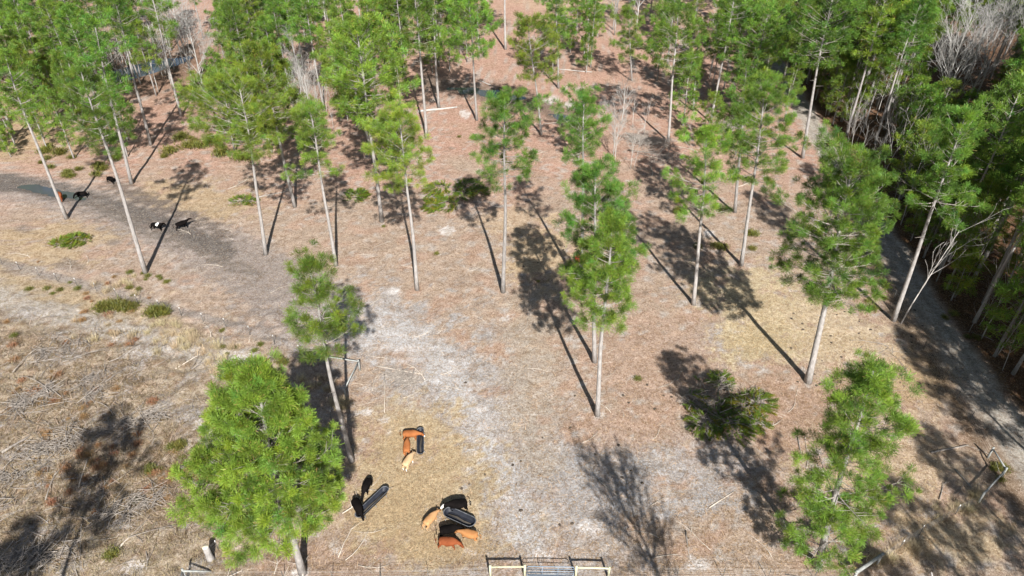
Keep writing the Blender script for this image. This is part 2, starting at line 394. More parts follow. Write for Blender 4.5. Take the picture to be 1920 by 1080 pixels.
def pond(name, dip, z, label=None):
    cx, cy, rx, ry, a, d = DIPS[dip]
    n = 40; th = np.arange(n) * 2 * math.pi / n
    P = np.stack([rx * 1.5 * np.cos(th), ry * 1.7 * np.sin(th)], -1)
    V = [(0, 0, 0)] + [(p[0] * math.cos(a) - p[1] * math.sin(a), p[0] * math.sin(a) + p[1] * math.cos(a), 0) for p in P]
    F = [(0, 1 + i, 1 + (i + 1) % n) for i in range(n)]
    o = link(name, np_mesh(name, V, F), M['water']); o.location = (cx, cy, z)
    tag(o, kind='structure'); return o
pond('puddle', 0, 0.005); pond('pond', 1, -0.06); pond('puddle', 2, -0.04); pond('puddle', 3, -0.04)

# ------------------------------------------------------------------ pines
def unit(v): return v / (np.linalg.norm(v) + 1e-9)
UP = np.array([0, 0, 1.0])
def needle_faces(rs, C, RAD, npc, wid, up=0.5, out=None):
    """tufts of narrow leaf faces round the clump centres C; one colour per clump with a little scatter"""
    k = len(C); n = k * npc
    c = np.repeat(C, npc, 0); r = np.repeat(RAD, npc)
    d = rs.normal(size=(n, 3)); d[:, 2] += up
    if out is not None: d += np.repeat(out, npc, 0) * 0.8
    d /= np.linalg.norm(d, axis=1)[:, None]
    o = c + rs.normal(size=(n, 3)) * (r * 0.21)[:, None]
    L = r * rs.uniform(0.55, 1.05, n)
    s = np.cross(d, rs.normal(size=(n, 3))); s /= np.linalg.norm(s, axis=1)[:, None] + 1e-9
    w_ = (wid * rs.uniform(0.7, 1.3, n))[:, None]
    a = o + d * (L * 0.35)[:, None]
    V = np.empty((n, 3, 3)); V[:, 0] = o; V[:, 1] = a + d * (L * 0.65)[:, None] + s * w_ * 0.5; V[:, 2] = a + d * (L * 0.5)[:, None] - s * w_ * 0.5
    F = np.arange(n * 3).reshape(-1, 3)
    return V.reshape(-1, 3), F, n
def clump_tint(rs, k, npc, lo=0.55, hi=1.45, warm=0.22):
    v = rs.uniform(lo, hi, k); h = rs.normal(0, warm, k)
    t = np.stack([v * (1 + 0.55 * h), v * (1 + 0.12 * h), v * (1 - 0.5 * h)], -1)
    t = np.repeat(t, npc, 0) * rs.uniform(0.8, 1.2, (k * npc, 1))
    brown = rs.uniform(size=k * npc) < 0.03
    t[brown] = (2.4, 1.05, 2.6)
    return np.repeat(np.clip(t, 0.2, 3), 3, 0)
def pine_meshes(seed, h, r0, top, cb, cr, dens=1.0, npc=46, shape='round', clump=0.52, bend=0.0, wid=0.07, gap=0.16, hue=0.0, val=1.0):
    """h height, r0 trunk radius, top (dx, dy) lean, cb height of the lowest limbs, cr crown radius"""
    rs = np.random.RandomState(seed)
    nseg = 12; t = np.linspace(0, 1, nseg)
    ba = rs.uniform(0, 6.28); bm_ = bend * h
    P = np.stack([top[0] * t + bm_ * math.cos(ba) * np.sin(t * math.pi) + 0.10 * np.sin(t * 9 + seed) * t,
                  top[1] * t + bm_ * math.sin(ba) * np.sin(t * math.pi) + 0.10 * np.cos(t * 8 + seed) * t, h * t - 0.25 * (t == 0)], -1)
    rad = r0 * (1 - 0.80 * t ** 1.25); rad[0] *= 1.35
    tr = Tubes(); tr.add(P, rad, 10)
    def at(z):
        return np.array([np.interp(z, P[:, 2], P[:, i]) for i in range(3)])
    nb = sum(len(f) for f in tr.F); br = tr; C = []; RD = []; OUT = []
    span = h - cb
    nl = int((14 + span * 3.0) * dens)
    az = rs.uniform(0, 6.28)
    asym = rs.uniform(0, 6.28)
    lob = [(rs.uniform(0, 6.28), rs.uniform(0.75, 1.25)) for _ in range(5)]
    for i in range(nl):
        f = (i + rs.uniform(0, 1)) / nl                        # 0 lowest limb, 1 tip
        az += 2.399 + rs.uniform(-0.5, 0.5)
        if shape == 'round': prof = math.sin(math.pi * (0.20 + 0.72 * f)) ** 0.8
        elif shape == 'cone': prof = (1 - f) ** 0.75 * 0.95 + 0.12
        elif shape == 'egg': prof = min(1.0, (1 - f) ** 0.62 * 1.22, 0.72 + f * 1.0)
        else: prof = math.sin(math.pi * (0.30 + 0.62 * f)) ** 0.6 * (0.65 + 0.35 * math.sin(f * 17 + seed))
        z = cb + span * (f ** 0.95) * 0.97
        reach = cr * prof * rs.uniform(0.62, 1.12) * (1 + 0.18 * math.cos(az - asym)) * (1.0 if shape == 'egg' else lob[int(f * 4.99)][1] ** 0.5)
        if rs.uniform() < gap * (1.3 - f): reach *= rs.uniform(0.2, 0.5)
        el = -0.15 + 0.95 * f + rs.uniform(-0.12, 0.22)
        d = np.array([math.cos(az) * math.cos(el), math.sin(az) * math.cos(el), math.sin(el)])
        o = at(z); m = 5; s = np.linspace(0, 1, m)[:, None]
        side = unit(np.cross(d, UP))
        sw = rs.uniform(-0.12, 0.12)
        L = o + d * reach * s + UP * (reach * 0.18) * (s ** 2 - 0.35 * s) + side * reach * sw * s ** 2
        lr = max(0.02, r0 * 0.26 * (1 - 0.55 * f) * (0.5 + 0.5 * prof))
        br.add(L, lr * (1 - 0.8 * s[:, 0]), 4, cap=False)
        ns = max(2, int(reach * (2.2 if shape == 'egg' else 1.75)))
        for j in range(ns):
            u = 0.32 + 0.68 * (j + rs.uniform(0, 1)) / ns
            q = np.array([np.interp(u, s[:, 0], L[:, a_]) for a_ in range(3)])
            sl = (0.42 * reach * (1.15 - 0.75 * u) + 0.3) * rs.uniform(0.6, 1.25)
            sd = unit(d * 0.75 + side * rs.choice([-1, 1]) * rs.uniform(0.5, 1.3) + UP * rs.uniform(-0.05, 0.55))
            e = q + sd * sl
            br.add([q, (q + e) / 2 + UP * 0.04, e], [lr * 0.38, lr * 0.28, 0.012], 3 if False else 4, cap=False)
            C.append(e); RD.append(clump * rs.uniform(0.7, 1.25)); OUT.append(sd)
            if sl > 0.75 and rs.uniform() < (0.8 if shape == 'egg' else 0.5):
                C.append(q + sd * sl * 0.55 + rs.normal(size=3) * 0.12); RD.append(clump * rs.uniform(0.55, 0.95)); OUT.append(sd)
        C.append(L[-1] + d * 0.1); RD.append(clump * rs.uniform(0.8, 1.2)); OUT.append(d)
    for i in range(4):
        C.append(at(h) + np.array([rs.uniform(-.3, .3), rs.uniform(-.3, .3), rs.uniform(-.3, .35)])); RD.append(clump * 0.9); OUT.append(UP)
    for i in range(rs.randint(2, 6)):                           # dead stubs under the crown
        z = cb - rs.uniform(0.3, min(4, cb * 0.4)); a = rs.uniform(0, 6.28); o = at(z); l = rs.uniform(0.4, 1.3)
        br.add([o, o + np.array([math.cos(a) * l, math.sin(a) * l, l * rs.uniform(-0.1, 0.3)])], [0.035, 0.01], 4, cap=False)
    C = np.array(C); RD = np.array(RD); OUT = np.array(OUT)
    V, F, n = needle_faces(rs, C, RD, npc, wid, 0.45, OUT)
    ti = clump_tint(rs, len(C), npc) * val
    ti[:, 0] *= 1 + hue; ti[:, 2] *= 1 - hue * 0.5
    tm = tr.mesh('trunk')
    mi = np.ones(len(tm.polygons), dtype=np.int32); mi[:nb] = 0
    tm.polygons.foreach_set('material_index', mi)
    tm.materials.append(M['bark']); tm.materials.append(M['limb']); tm.polygons.foreach_set('material_index', mi)
    return tm, np_mesh('crown', V, F, ti)
def plant_pine(name, loc, meshes, label, group=None, rz=0.0, sc=1.0):
    o = empty(name, loc, rz); o.scale = (sc, sc, sc)
    for nm, me, mt in (('trunk', meshes[0], 'bark'), ('crown', meshes[1], 'needles')):
        if not me.materials: me.materials.append(M[mt])
        c = link(nm, me, None, o)
    return tag(o, label, 'pine tree', group)
TREES = []                                    # occupied spots (x, y)
# base pixel, top pixel, crown width px, crown foot y px, shape, dens, npc, val, hue, label
PINES = [
 (568, 1075, 472, 700, 256, 972, 'egg', 2.2, 64, 1.10, 0.02, 'bushy bright green pine with a dense round crown beside the cut stump'),
 (660, 865, 582, 498, 158, 668, 'ragged', 1.05, 44, 1.0, 0.0, 'slim pine with sparse ragged crown leaning over the timber corner brace'),
 (1120, 778, 1152, 408, 120, 612, 'egg', 1.25, 50, 1.08, 0.0, 'straight pine with tall green crown, front one of the close pair in mid pasture'),
 (1115, 678, 1118, 322, 140, 540, 'round', 1.1, 48, 1.02, 0.0, 'taller rear pine of the close pair in the middle of the pasture'),
 (1090, 545, 1095, 190, 120, 330, 'ragged', 0.8, 40, 0.9, -0.06, 'thin crowned greyish pine with the red tub at its foot'),
 (943, 548, 945, 186, 118, 342, 'round', 1.0, 48, 1.0, -0.05, 'straight pine with round crown, next to the green brush pile'),
 (782, 543, 745, 216, 112, 352, 'round', 1.0, 46, 1.1, 0.14, 'yellow green round crowned pine standing on open straw ground'),
 (630, 498, 580, 200, 112, 335, 'ragged', 0.75, 40, 1.0, 0.0, 'sparse thin pine with a reddish trunk behind the ragged brace pine'),
 (498, 477, 452, 165, 165, 285, 'round', 0.95, 46, 1.05, 0.1, 'wide crowned pine at the end of the muddy cattle track'),
 (553, 388, 488, 98, 120, 235, 'round', 1.2, 48, 1.05, 0.16, 'dense yellow green pine with a dark charred looking trunk'),
 (273, 512, 152, 135, 130, 292, 'ragged', 0.8, 42, 0.95, 0.0, 'tall curved pine with weeds round its foot beside the cattle track'),
 (125, 410, 8, 105, 110, 225, 'ragged', 0.85, 42, 0.95, 0.0, 'slender leaning pine at the edge of the muddy puddle'),
 (247, 345, 175, 45, 120, 205, 'ragged', 0.8, 42, 0.9, 0.0, 'slim pine casting a dark shadow behind the lone black cow'),
 (716, 415, 668, 55, 138, 235, 'round', 1.15, 46, 1.0, 0.08, 'big crowned pine standing behind the yellow green round crowned pine'),
 (800, 258, 775, -30, 80, 110, 'round', 1.0, 42, 1.0, 0.05, 'straight thin pine beside the pale fallen log'),
 (894, 226, 880, 2, 108, 112, 'round', 1.1, 44, 1.0, 0.05, 'round crowned pine in front of the dark forest puddle'),
 (823, 202, 808, -50, 90, 60, 'round', 1.0, 40, 0.95, 0.0, 'pine standing just behind the pale fallen log'),
 (948, 93, 948, -150, 90, -30, 'round', 1.0, 40, 0.95, 0.0, 'tall bare stemmed pine alone on the far red clearing'),
 (1015, 252, 988, 42, 92, 148, 'round', 1.0, 42, 1.05, 0.14, 'pine beside the small puddle with yellow green round crown'),
 (1047, 166, 1040, -40, 95, 85, 'round', 1.0, 42, 0.95, 0.0, 'tall pine on the red clearing behind the small puddle'),
 (1253, 266, 1272, 22, 110, 140, 'round', 0.95, 44, 1.0, 0.0, 'pine with soft open crown beside the fallen grey dead branches'),
 (1300, 571, 1325, 246, 130, 408, 'ragged', 0.95, 46, 1.1, 0.05, 'pine with layered crown at the edge of the straw patch'),
 (1390, 497, 1438, 168, 135, 345, 'round', 1.05, 46, 1.0, 0.0, 'dark stemmed pine with full crown behind the straw patch'),
 (1378, 398, 1402, 120, 90, 285, 'ragged', 0.9, 42, 0.95, 0.0, 'slim pine half hidden behind the dark stemmed pine'),
 (1515, 716, 1598, 318, 262, 565, 'ragged', 1.75, 52, 1.08, 0.0, 'large spreading pine with thick leaning trunk on the yellow straw'),
 (1505, 296, 1560, -5, 120, 120, 'round', 1.2, 44, 0.92, -0.04, 'pine with forked dead lower limbs beside the sandy road'),
 (1675, 601, 1812, 215, 140, 395, 'ragged', 1.1, 46, 0.9, -0.02, 'leaning dark trunked pine at the fence by the sandy road'),
 (1533, 1062, 1640, 695, 215, 1035, 'ragged', 1.35, 50, 0.98, -0.02, 'open crowned pine beside the corner post fence above the sandy bank'),
 (1185, 152, 1160, 20, 85, 115, 'ragged', 0.95, 40, 0.95, 0.0, 'short trunked pine in front of the big white bare tree'),
 (1300, 207, 1312, 40, 70, 150, 'ragged', 0.8, 40, 0.9, 0.0, 'thin pine next to the pale barked bare trunk'),
 (1395, 235, 1440, 25, 120, 150, 'round', 1.1, 42, 0.95, 0.0, 'full crowned pine at the bend of the sandy road'),
 (700, 300, 640, 60, 105, 200, 'round', 1.1, 44, 0.95, 0.0, 'dense pine at the front of the grey sapling thicket'),
 (283, 272, 215, -5, 95, 85, 'ragged', 0.85, 40, 0.85, -0.05, 'dark trunked pine standing in front of the forest pond'),
 (340, 218, 278, -35, 80, 70, 'ragged', 0.7, 38, 0.9, 0.0, 'bare stemmed pine on the brown ground in front of the forest pond'),
 (440, 285, 415, 150, 120, 250, 'round', 1.1, 42, 1.0, 0.1, 'low wide pine left of the wide crowned pine'),
 (600, 300, 575, 215, 100, 275, 'ragged', 0.9, 40, 1.05, 0.08, 'short young pine with pale green shoots'),
 (745, 330, 735, 225, 90, 310, 'ragged', 0.9, 40, 1.05, 0.15, 'short yellow green young pine near the big crowned pine'),
 (1085, 300, 1085, 185, 110, 275, 'ragged', 0.8, 40, 0.9, -0.05, 'grey green young pine among bare saplings'),
]
for i, (bu, bv, tu, tv, cw, cf, shp, dens, npc, val, hue, label) in enumerate(PINES):
    p = gp(bu, bv)
    def z_at(v):
        d = ray(960, v); return H + d[2] * (p.y / d[1])
    h = z_at(tv); cb = z_at(cf)
    h = min(h, 27.0); cb = min(cb, h * 0.75)
    d = ray(tu, tv); xt = d[0] * (p.y / d[1]) if h < 26.9 else p.x
    lean = max(-0.16 * h, min(0.16 * h, xt - p.x))
    zc = (h + cb) / 2; dep = p.y * CP + (H - zc) * SP
    cr = cw * dep / FPX / 2 * 1.08
    r0 = 0.0095 * h * (1.3 if cw > 200 else 1.0) + 0.02
    rs = random.Random(i)
    near = p.y < 75
    lod = (3.2 if i == 0 else 3.0) if near else 1.45
    me = pine_meshes(100 + i, h - p.z, r0, (lean, rs.uniform(-0.3, 0.3)), max(1.0, cb), cr, dens * (1.0 if i == 0 else 1.22), int(npc * lod), shp,
                     0.50 if near else 0.58, rs.uniform(0.0, 0.012), 0.023 if near else 0.046, 0.16, hue, val)
    plant_pine('pine_tree', p, me, label)
    TREES.append((p.x, p.y))

# woods: shared variants
VAR = []
for k, (h, cb, cr, shp, dens, val, hue) in enumerate(((21, 10.5, 2.9, 'round', 1.0, 0.95, 0.0), (23, 12.5, 2.7, 'egg', 1.0, 0.92, -0.03), (20, 9.0, 3.1, 'ragged', 1.0, 0.95, 0.05),
                                               (22, 11.0, 2.6, 'round', 1.15, 1.0, 0.10), (19, 8.5, 2.8, 'ragged', 0.9, 0.98, 0.0), (24, 13.0, 2.8, 'round', 1.0, 0.9, -0.05), (15, 5.5, 2.3, 'cone', 1.1, 1.0, 0.06))):
    VAR.append(pine_meshes(500 + k, h, 0.0085 * h, (0.3 * (k % 3 - 1), 0.2), cb, cr * 1.12, dens, 56, shp, 0.64, 0.008, 0.052, 0.14, hue, val))
WINDOWS = [(205, 92, 322, 168), (1750, 60, 1885, 165), (1150, -20, 1230, 62), (862, 140, 985, 190), (1030, 206, 1095, 236), (1515, 225, 1580, 300), (925, 30, 1000, 130), (340, 10, 385, 190), (1125, 150, 1260, 300), (570, 130, 612, 235)]
SUNWIN = [(1515, 232, 1580, 305)]
def clear_view(x, y, h):
    for z in (h * 0.45, h * 0.6, h * 0.75, h * 0.9, h):
        k = z / math.tan(SUN_EL); u, v = project(x - math.sin(SUN_AZ) * k, y + math.cos(SUN_AZ) * k, 0.0); e = 2.2 * FPX / (y * CP + H * SP)
        if any(a - e < u < c + e and b - e * 0.4 < v < d_ + e * 0.4 for a, b, c, d_ in SUNWIN): return False
    for z, m_ in ((h * 0.5, 0.9), (h * 0.62, 1.0), (h * 0.75, 1.0), (h * 0.88, 0.9), (h, 0.4)):
        u, v = project(x, y, z); e = 2.4 * m_ * FPX / (y * CP + (H - z) * SP)
        if any(a - e < u < c + e and b - e * 0.6 < v < d_ + e * 0.6 for a, b, c, d_ in WINDOWS): return False
    return True
def free(x, y, d):
    return all((x - a) ** 2 + (y - b) ** 2 > d * d for a, b in TREES)
LOOK = ['round crowned', 'tall egg crowned', 'ragged crowned', 'yellow green full crowned', 'open crowned', 'dark tall stemmed', 'young cone shaped']
def fill(n, sampler, dist, where, group, seed, smin=0.85, smax=1.12):
    rs = random.Random(seed); made = 0; tries = 0
    while made < n and tries < n * 60:
        tries += 1
        q = sampler(rs)
        if q is None: continue
        x, y = q
        if not free(x, y, dist) or not clear_view(x, y, 21.0): continue
        TREES.append((x, y)); made += 1
        k = rs.randrange(7); sc = rs.uniform(smin, smax)
        size = 'small ' if sc < smin + (smax - smin) * 0.3 else ('large ' if sc > smin + (smax - smin) * 0.7 else '')
        plant_pine('pine_tree', (x, y, float(gz(x, y)) - 0.05), VAR[k], f'{size}{LOOK[k]} pine {where(x, y)}', group, rs.uniform(0, 6.28), sc)
    return made
def woods_near(rs):
    y = rs.uniform(6, 78); x = float(road_x(y)) + rs.uniform(3.6, 17)
    u, v = project(x, y, 16.0); return (x, y) if u < 2500 else None
def woods(rs):
    y = rs.uniform(70, 190); x = float(road_x(y)) + rs.uniform(3.8, 50)
    u, v = project(x, y, 16.0)
    if u > 2250 or (v < -60): return None
    return x, y
def w_woods(x, y):
    o = x - float(road_x(y))
    return 'on the far edge of the sandy road' if o < 7 else ('some rows back in the wood by the road' if o < 18 else 'deep in the wood by the road')
PONDXY = ground(258, 132); PUDXY = ground(900, 172)
def w_pond(x, y):
    d = math.hypot(x - PONDXY[0], y - PONDXY[1])
    return 'close beside the blue forest pond' if d < 16 else ('behind the blue forest pond' if y > PONDXY[1] + 8 else ('in front of the blue forest pond' if y < PONDXY[1] - 8 else 'in the open wood near the blue forest pond'))
def w_clear(x, y):
    d = math.hypot(x - PUDXY[0], y - PUDXY[1])
    return 'near the dark forest puddle on red ground' if d < 20 else ('behind the dark forest puddle' if abs(x - PUDXY[0]) < 25 else 'scattered on the far red clearing')
n0 = fill(85, woods_near, 3.1, w_woods, 'pines in the wood beyond the sandy road', 10, 0.85, 1.08)
n1 = fill(150, woods, 3.7, w_woods, 'pines in the wood beyond the sandy road', 11, 0.9, 1.15)
def pxs(regions):
    def s(rs):
        a = rs.choice(regions); u, v = rs.uniform(a[0], a[2]), rs.uniform(a[1], a[3])
        return ground(u, v)
    return s
n2 = fill(85, pxs([(-60, 40, 520, 230), (-40, 30, 330, 130), (380, 60, 760, 220), (-40, 120, 250, 260)]), 4.6, w_pond, 'pines round the forest pond', 12, 0.72, 1.0)
n3 = fill(50, pxs([(380, 8, 930, 130), (1080, 12, 1420, 140), (700, 30, 830, 150)]), 5.0, w_clear, 'pines scattered on the far red clearing', 13, 0.75, 1.02)
n4 = fill(14, pxs([(1330, 40, 1480, 250), (1560, 290, 1640, 380)]), 4.2, lambda x, y: 'lining the pasture verge of the sandy road', 'pines on the near verge of the sandy road', 14, 0.8, 1.0)
YV = [pine_meshes(560 + k, hh, 0.012 * hh, (0.2, 0.1), hh * 0.22, hh * 0.23, 1.0, 40, sh, 0.55, 0.01, 0.06, 0.14, hu, 1.05) for k, (hh, sh, hu) in enumerate(((8, 'ragged', 0.12), (10, 'round', 0.05), (6.5, 'egg', 0.18), (11, 'ragged', 0.0)))]
YLOOK = ['short ragged', 'round', 'small yellow green', 'slim ragged']
def young(n, sampler, dist, where, group, seed):
    rs = random.Random(seed); made = 0; tries = 0
    while made < n and tries < n * 80:
        tries += 1; q = sampler(rs)
        if q is None or not free(q[0], q[1], dist) or not clear_view(q[0], q[1], 8.0): continue
        TREES.append(q); made += 1; k = rs.randrange(4)
        plant_pine('young_pine', (q[0], q[1], float(gz(*q)) - 0.05), YV[k], ('low ' if (sc := rs.uniform(0.75, 1.15)) < 0.88 else 'tall ' if sc > 1.03 else '') + f'{YLOOK[k]} young pine {where}', group, rs.uniform(0, 6.28), sc)
young(48, pxs([(380, 140, 700, 290), (400, 40, 760, 200)]), 2.6, 'in the thicket behind the pasture pines', 'young pines in the thicket', 21)
young(20, pxs([(-30, 190, 260, 300), (60, 130, 220, 230)]), 3.0, 'among the trees before the forest pond', 'young pines before the pond', 22)
young(18, pxs([(1080, 60, 1420, 330), (960, 60, 1140, 200), (760, 40, 900, 140)]), 3.5, 'on the red upper pasture', 'young pines on the red pasture', 23)
def edge_s(rs):
    y = rs.uniform(45, 150); x = float(road_x(y)) + 3.2 + rs.expovariate(1 / 6.0); u, v = project(x, y, 4); return (x, y) if u < 1960 else None
young(60, edge_s, 2.3, 'under the tall pines of the wood', 'young pines under the wood', 24)
print('fill pines', n1, n2, n3, n4, 'named', len(PINES))

# ------------------------------------------------------------------ leafless trees
def bare_mesh(name, seed, h, r0, spread=0.5, levels=3, lean=(0, 0), nlimb=9, start=0.35, twig=5, wob=0.03, limbf=1.0, tw=0.009):
    rs = np.random.RandomState(seed); tb = Tubes()
    def grow(o, d, ln, r, lev, first=False):
        m = 6 if lev == 0 else 4
        P = [np.array(o)]; dd = np.array(d)
        for i in range(m - 1):
            dd = unit(dd + rs.normal(size=3) * (wob if lev == 0 else 0.16) + (UP * 0.10 if lev else 0))
            P.append(P[-1] + dd * ln / (m - 1))
        P = np.array(P); s = np.linspace(0, 1, m)
        tb.add(P, np.maximum(r * (1 - 0.78 * s), tw), 7 if lev == 0 else 4, cap=(lev == 0))
        if lev >= levels: return
        k = nlimb if lev == 0 else (twig if lev == 1 else 3)
        for i in range(k):
            u = (start if lev == 0 else 0.25) + (1 - (start if lev == 0 else 0.25)) * (i + rs.uniform(0, 1)) / k
            q = np.array([np.interp(u, s, P[:, a]) for a in range(3)])
            td = unit(np.gradient(P, axis=0)[min(m - 1, int(u * (m - 1)))])
            sd = unit(np.cross(td, rs.normal(size=3)))
            nd = unit(td * (1 - spread * 0.55) + sd * spread * rs.uniform(0.7, 1.3))
            grow(q, nd, ln * rs.uniform(0.34, 0.6) * (limbf if lev == 0 else 1.0) * (1.15 - 0.45 * u), r * (1 - 0.7 * u) * 0.55, lev + 1)
    grow((0, 0, -0.2), unit(np.array([lean[0], lean[1], 1.0])), h, r0, 0)
    return tb.mesh(name)
def put(name, me, mat, loc, rz, sc, label, cat, group=None, rx=0.0, ry=0.0):
    if not me.materials: me.materials.append(M[mat])
    o = link(name, me); o.location = loc; o.rotation_euler = (rx, ry, rz); o.scale = (sc, sc, sc)
    return tag(o, label, cat, group)
BIGB = [bare_mesh('bare_tree', 700 + i, 13, 0.14, 0.45 + 0.08 * i, 3, nlimb=16, start=0.2, twig=11) for i in range(3)]
for u, v, k, rz, sc, lab in ((1192, 62, 0, 0.3, 1.25, 'white barked leafless tree with broad twiggy head on the far clearing'), (1152, 66, 1, 1.2, 1.0, 'smaller white leafless tree beside the broad twiggy one'),
                             (1745, 250, 1, 2.0, 1.25, 'pale twiggy leafless tree standing among the dark wood pines'), (1800, 225, 2, 0.4, 1.3, 'white forked leafless tree in the wood beyond the road'),
                             (1850, 215, 0, 1.9, 1.3, 'wide spreading white leafless tree deep in the wood'), (388, 190, 2, 0.9, 1.15, 'white leafless tree bending beside the forest pond'),
                             (365, 165, 1, 4.0, 1.2, 'tall pale leafless tree behind the bending one by the pond'), (1166, 232, 0, 3.0, 0.55, 'small white leafless tree near the fallen grey branches'),
                             (1330, 148, 2, 0.0, 0.75, 'pale barked leafless trunk on the red clearing'), (1150, 295, 1, 5.0, 0.6, 'grey leafless tree forked near the ground in the pasture'),
                             (585, 235, 2, 2.2, 0.7, 'pale leafless tree standing in the sapling thicket'), (455, 60, 0, 0.0, 0.9, 'grey leafless tree among pines behind the pond'),
                             (1365, 70, 1, 3.3, 0.8, 'grey leafless tree where the sandy road leaves the clearing'),
                             (345, 120, 2, 5.1, 1.15, 'slanting white leafless tree above the forest pond'), (500, 75, 1, 1.0, 0.95, 'tall grey leafless tree among the far pines'), (612, 52, 2, 2.0, 0.9, 'pale leafless tree in the far pine wood'),
                             (575, 190, 0, 4.4, 0.75, 'twiggy grey leafless tree among the saplings'), (1765, 190, 0, 5.3, 1.2, 'slender white leafless tree beside the forked one'), (1830, 180, 1, 0.2, 1.3, 'upright white leafless tree with fanned limbs in the wood')):
    put('bare_tree', BIGB[k], 'pale', gp(u, v), rz, sc, lab, 'bare tree')
SAP = [bare_mesh('bare_sapling', 740 + i, 8.5, 0.065, 0.5, 2, nlimb=8, start=0.3, twig=3, wob=0.05) for i in range(6)]
def saplings(n, sampler, label, group, seed, mats='greybark', smin=0.6, smax=1.15, var=None):
    rs = random.Random(seed)
    for i in range(n):
        q = sampler(rs)
        while q is None: q = sampler(rs)
        me = var[i % len(var)]; sc = rs.uniform(smin, smax); t = (sc - smin) / (smax - smin); ax, ay = rs.uniform(-0.1, 0.1), rs.uniform(-0.1, 0.1)
        lean = 'leaning' if math.hypot(ax, ay) > 0.085 else 'upright'
        put('bare_sapling', me, mats, (q[0], q[1], float(gz(*q))), rs.uniform(0, 6.28), sc, ('short ' if t < 0.33 else 'tall ' if t > 0.67 else '') + lean + ' ' + label, 'sapling', group, ax, ay)
SAP2 = [m.copy() for m in SAP]
saplings(34, pxs([(180, 110, 330, 180)]), 'thin pale leafless sapling growing round the blue forest pond', 'thin saplings round the forest pond', 31, 'pale', 0.8, 1.35, SAP)
saplings(26, pxs([(555, 150, 640, 250)]), 'thin pale leafless sapling in the thicket behind the pasture pines', 'saplings in the thicket', 32, 'pale', 0.5, 0.95, SAP)
def wedge(rs):
    y = rs.uniform(28, 150); x = float(road_x(y)) + 2.8 + rs.expovariate(1 / 5.0)
    u, v = project(x, y, 3); return (x, y) if u < 1990 else None
saplings(75, wedge, 'thin grey leafless sapling along the edge of the wood by the road', 'saplings along the wood edge', 33, 'greybark', 0.6, 1.2, SAP2)
saplings(10, pxs([(1060, 180, 1220, 330)]), 'small pale leafless sapling on the red ground of the upper pasture', 'saplings on the red ground', 34, 'pale', 0.45, 0.75, SAP)
put('bare_sapling', SAP2[0], 'greybark', gp(1690, 607), 0.5, 1.35, 'thin bare leaning stem beside the dark trunked roadside pine', 'sapling', None, 0.12, 0.28)
# trees that stand outside the picture and throw their shade into it
def shade_base(u, v, z):
    x, y = ground(u, v); k = z / math.tan(SUN_EL)
    return x + math.sin(SUN_AZ) * k, y - math.cos(SUN_AZ) * k
bx, by = shade_base(1150, 890, 22.5)
put('bare_tree', bare_mesh('bare_tree', 761, 22.5, 0.22, 0.52, 3, nlimb=24, start=0.58, twig=13, limbf=0.48, tw=0.028), 'greybark', (bx, by, float(gz(bx, by))), 0, 1.0, 'tall leafless tree with upswept limbs standing outside the gate', 'bare tree')
for i, (u, v, z, k, lab) in enumerate(((185, 880, 19, 5, 'pine standing in the slash field with an open crown'), (30, 1060, 19, 1, 'tall pine standing at the slash field border'),
                                      (1760, 1040, 15, 0, 'round crowned pine outside the corner fence'), (1880, 985, 14, 3, 'full crowned pine by the road outside the corner fence'), (1655, 1085, 16, 4, 'open crowned pine outside the wire fence'))):
    x, y = shade_base(u, v, z); TREES.append((x, y))
    plant_pine('pine_tree', (x, y, float(gz(x, y)) - 0.05), VAR[k], lab, None, i * 1.1, 0.95)
    0 and print('shade tree', [round(float(q)) for q in project(x, y, 20.0)])

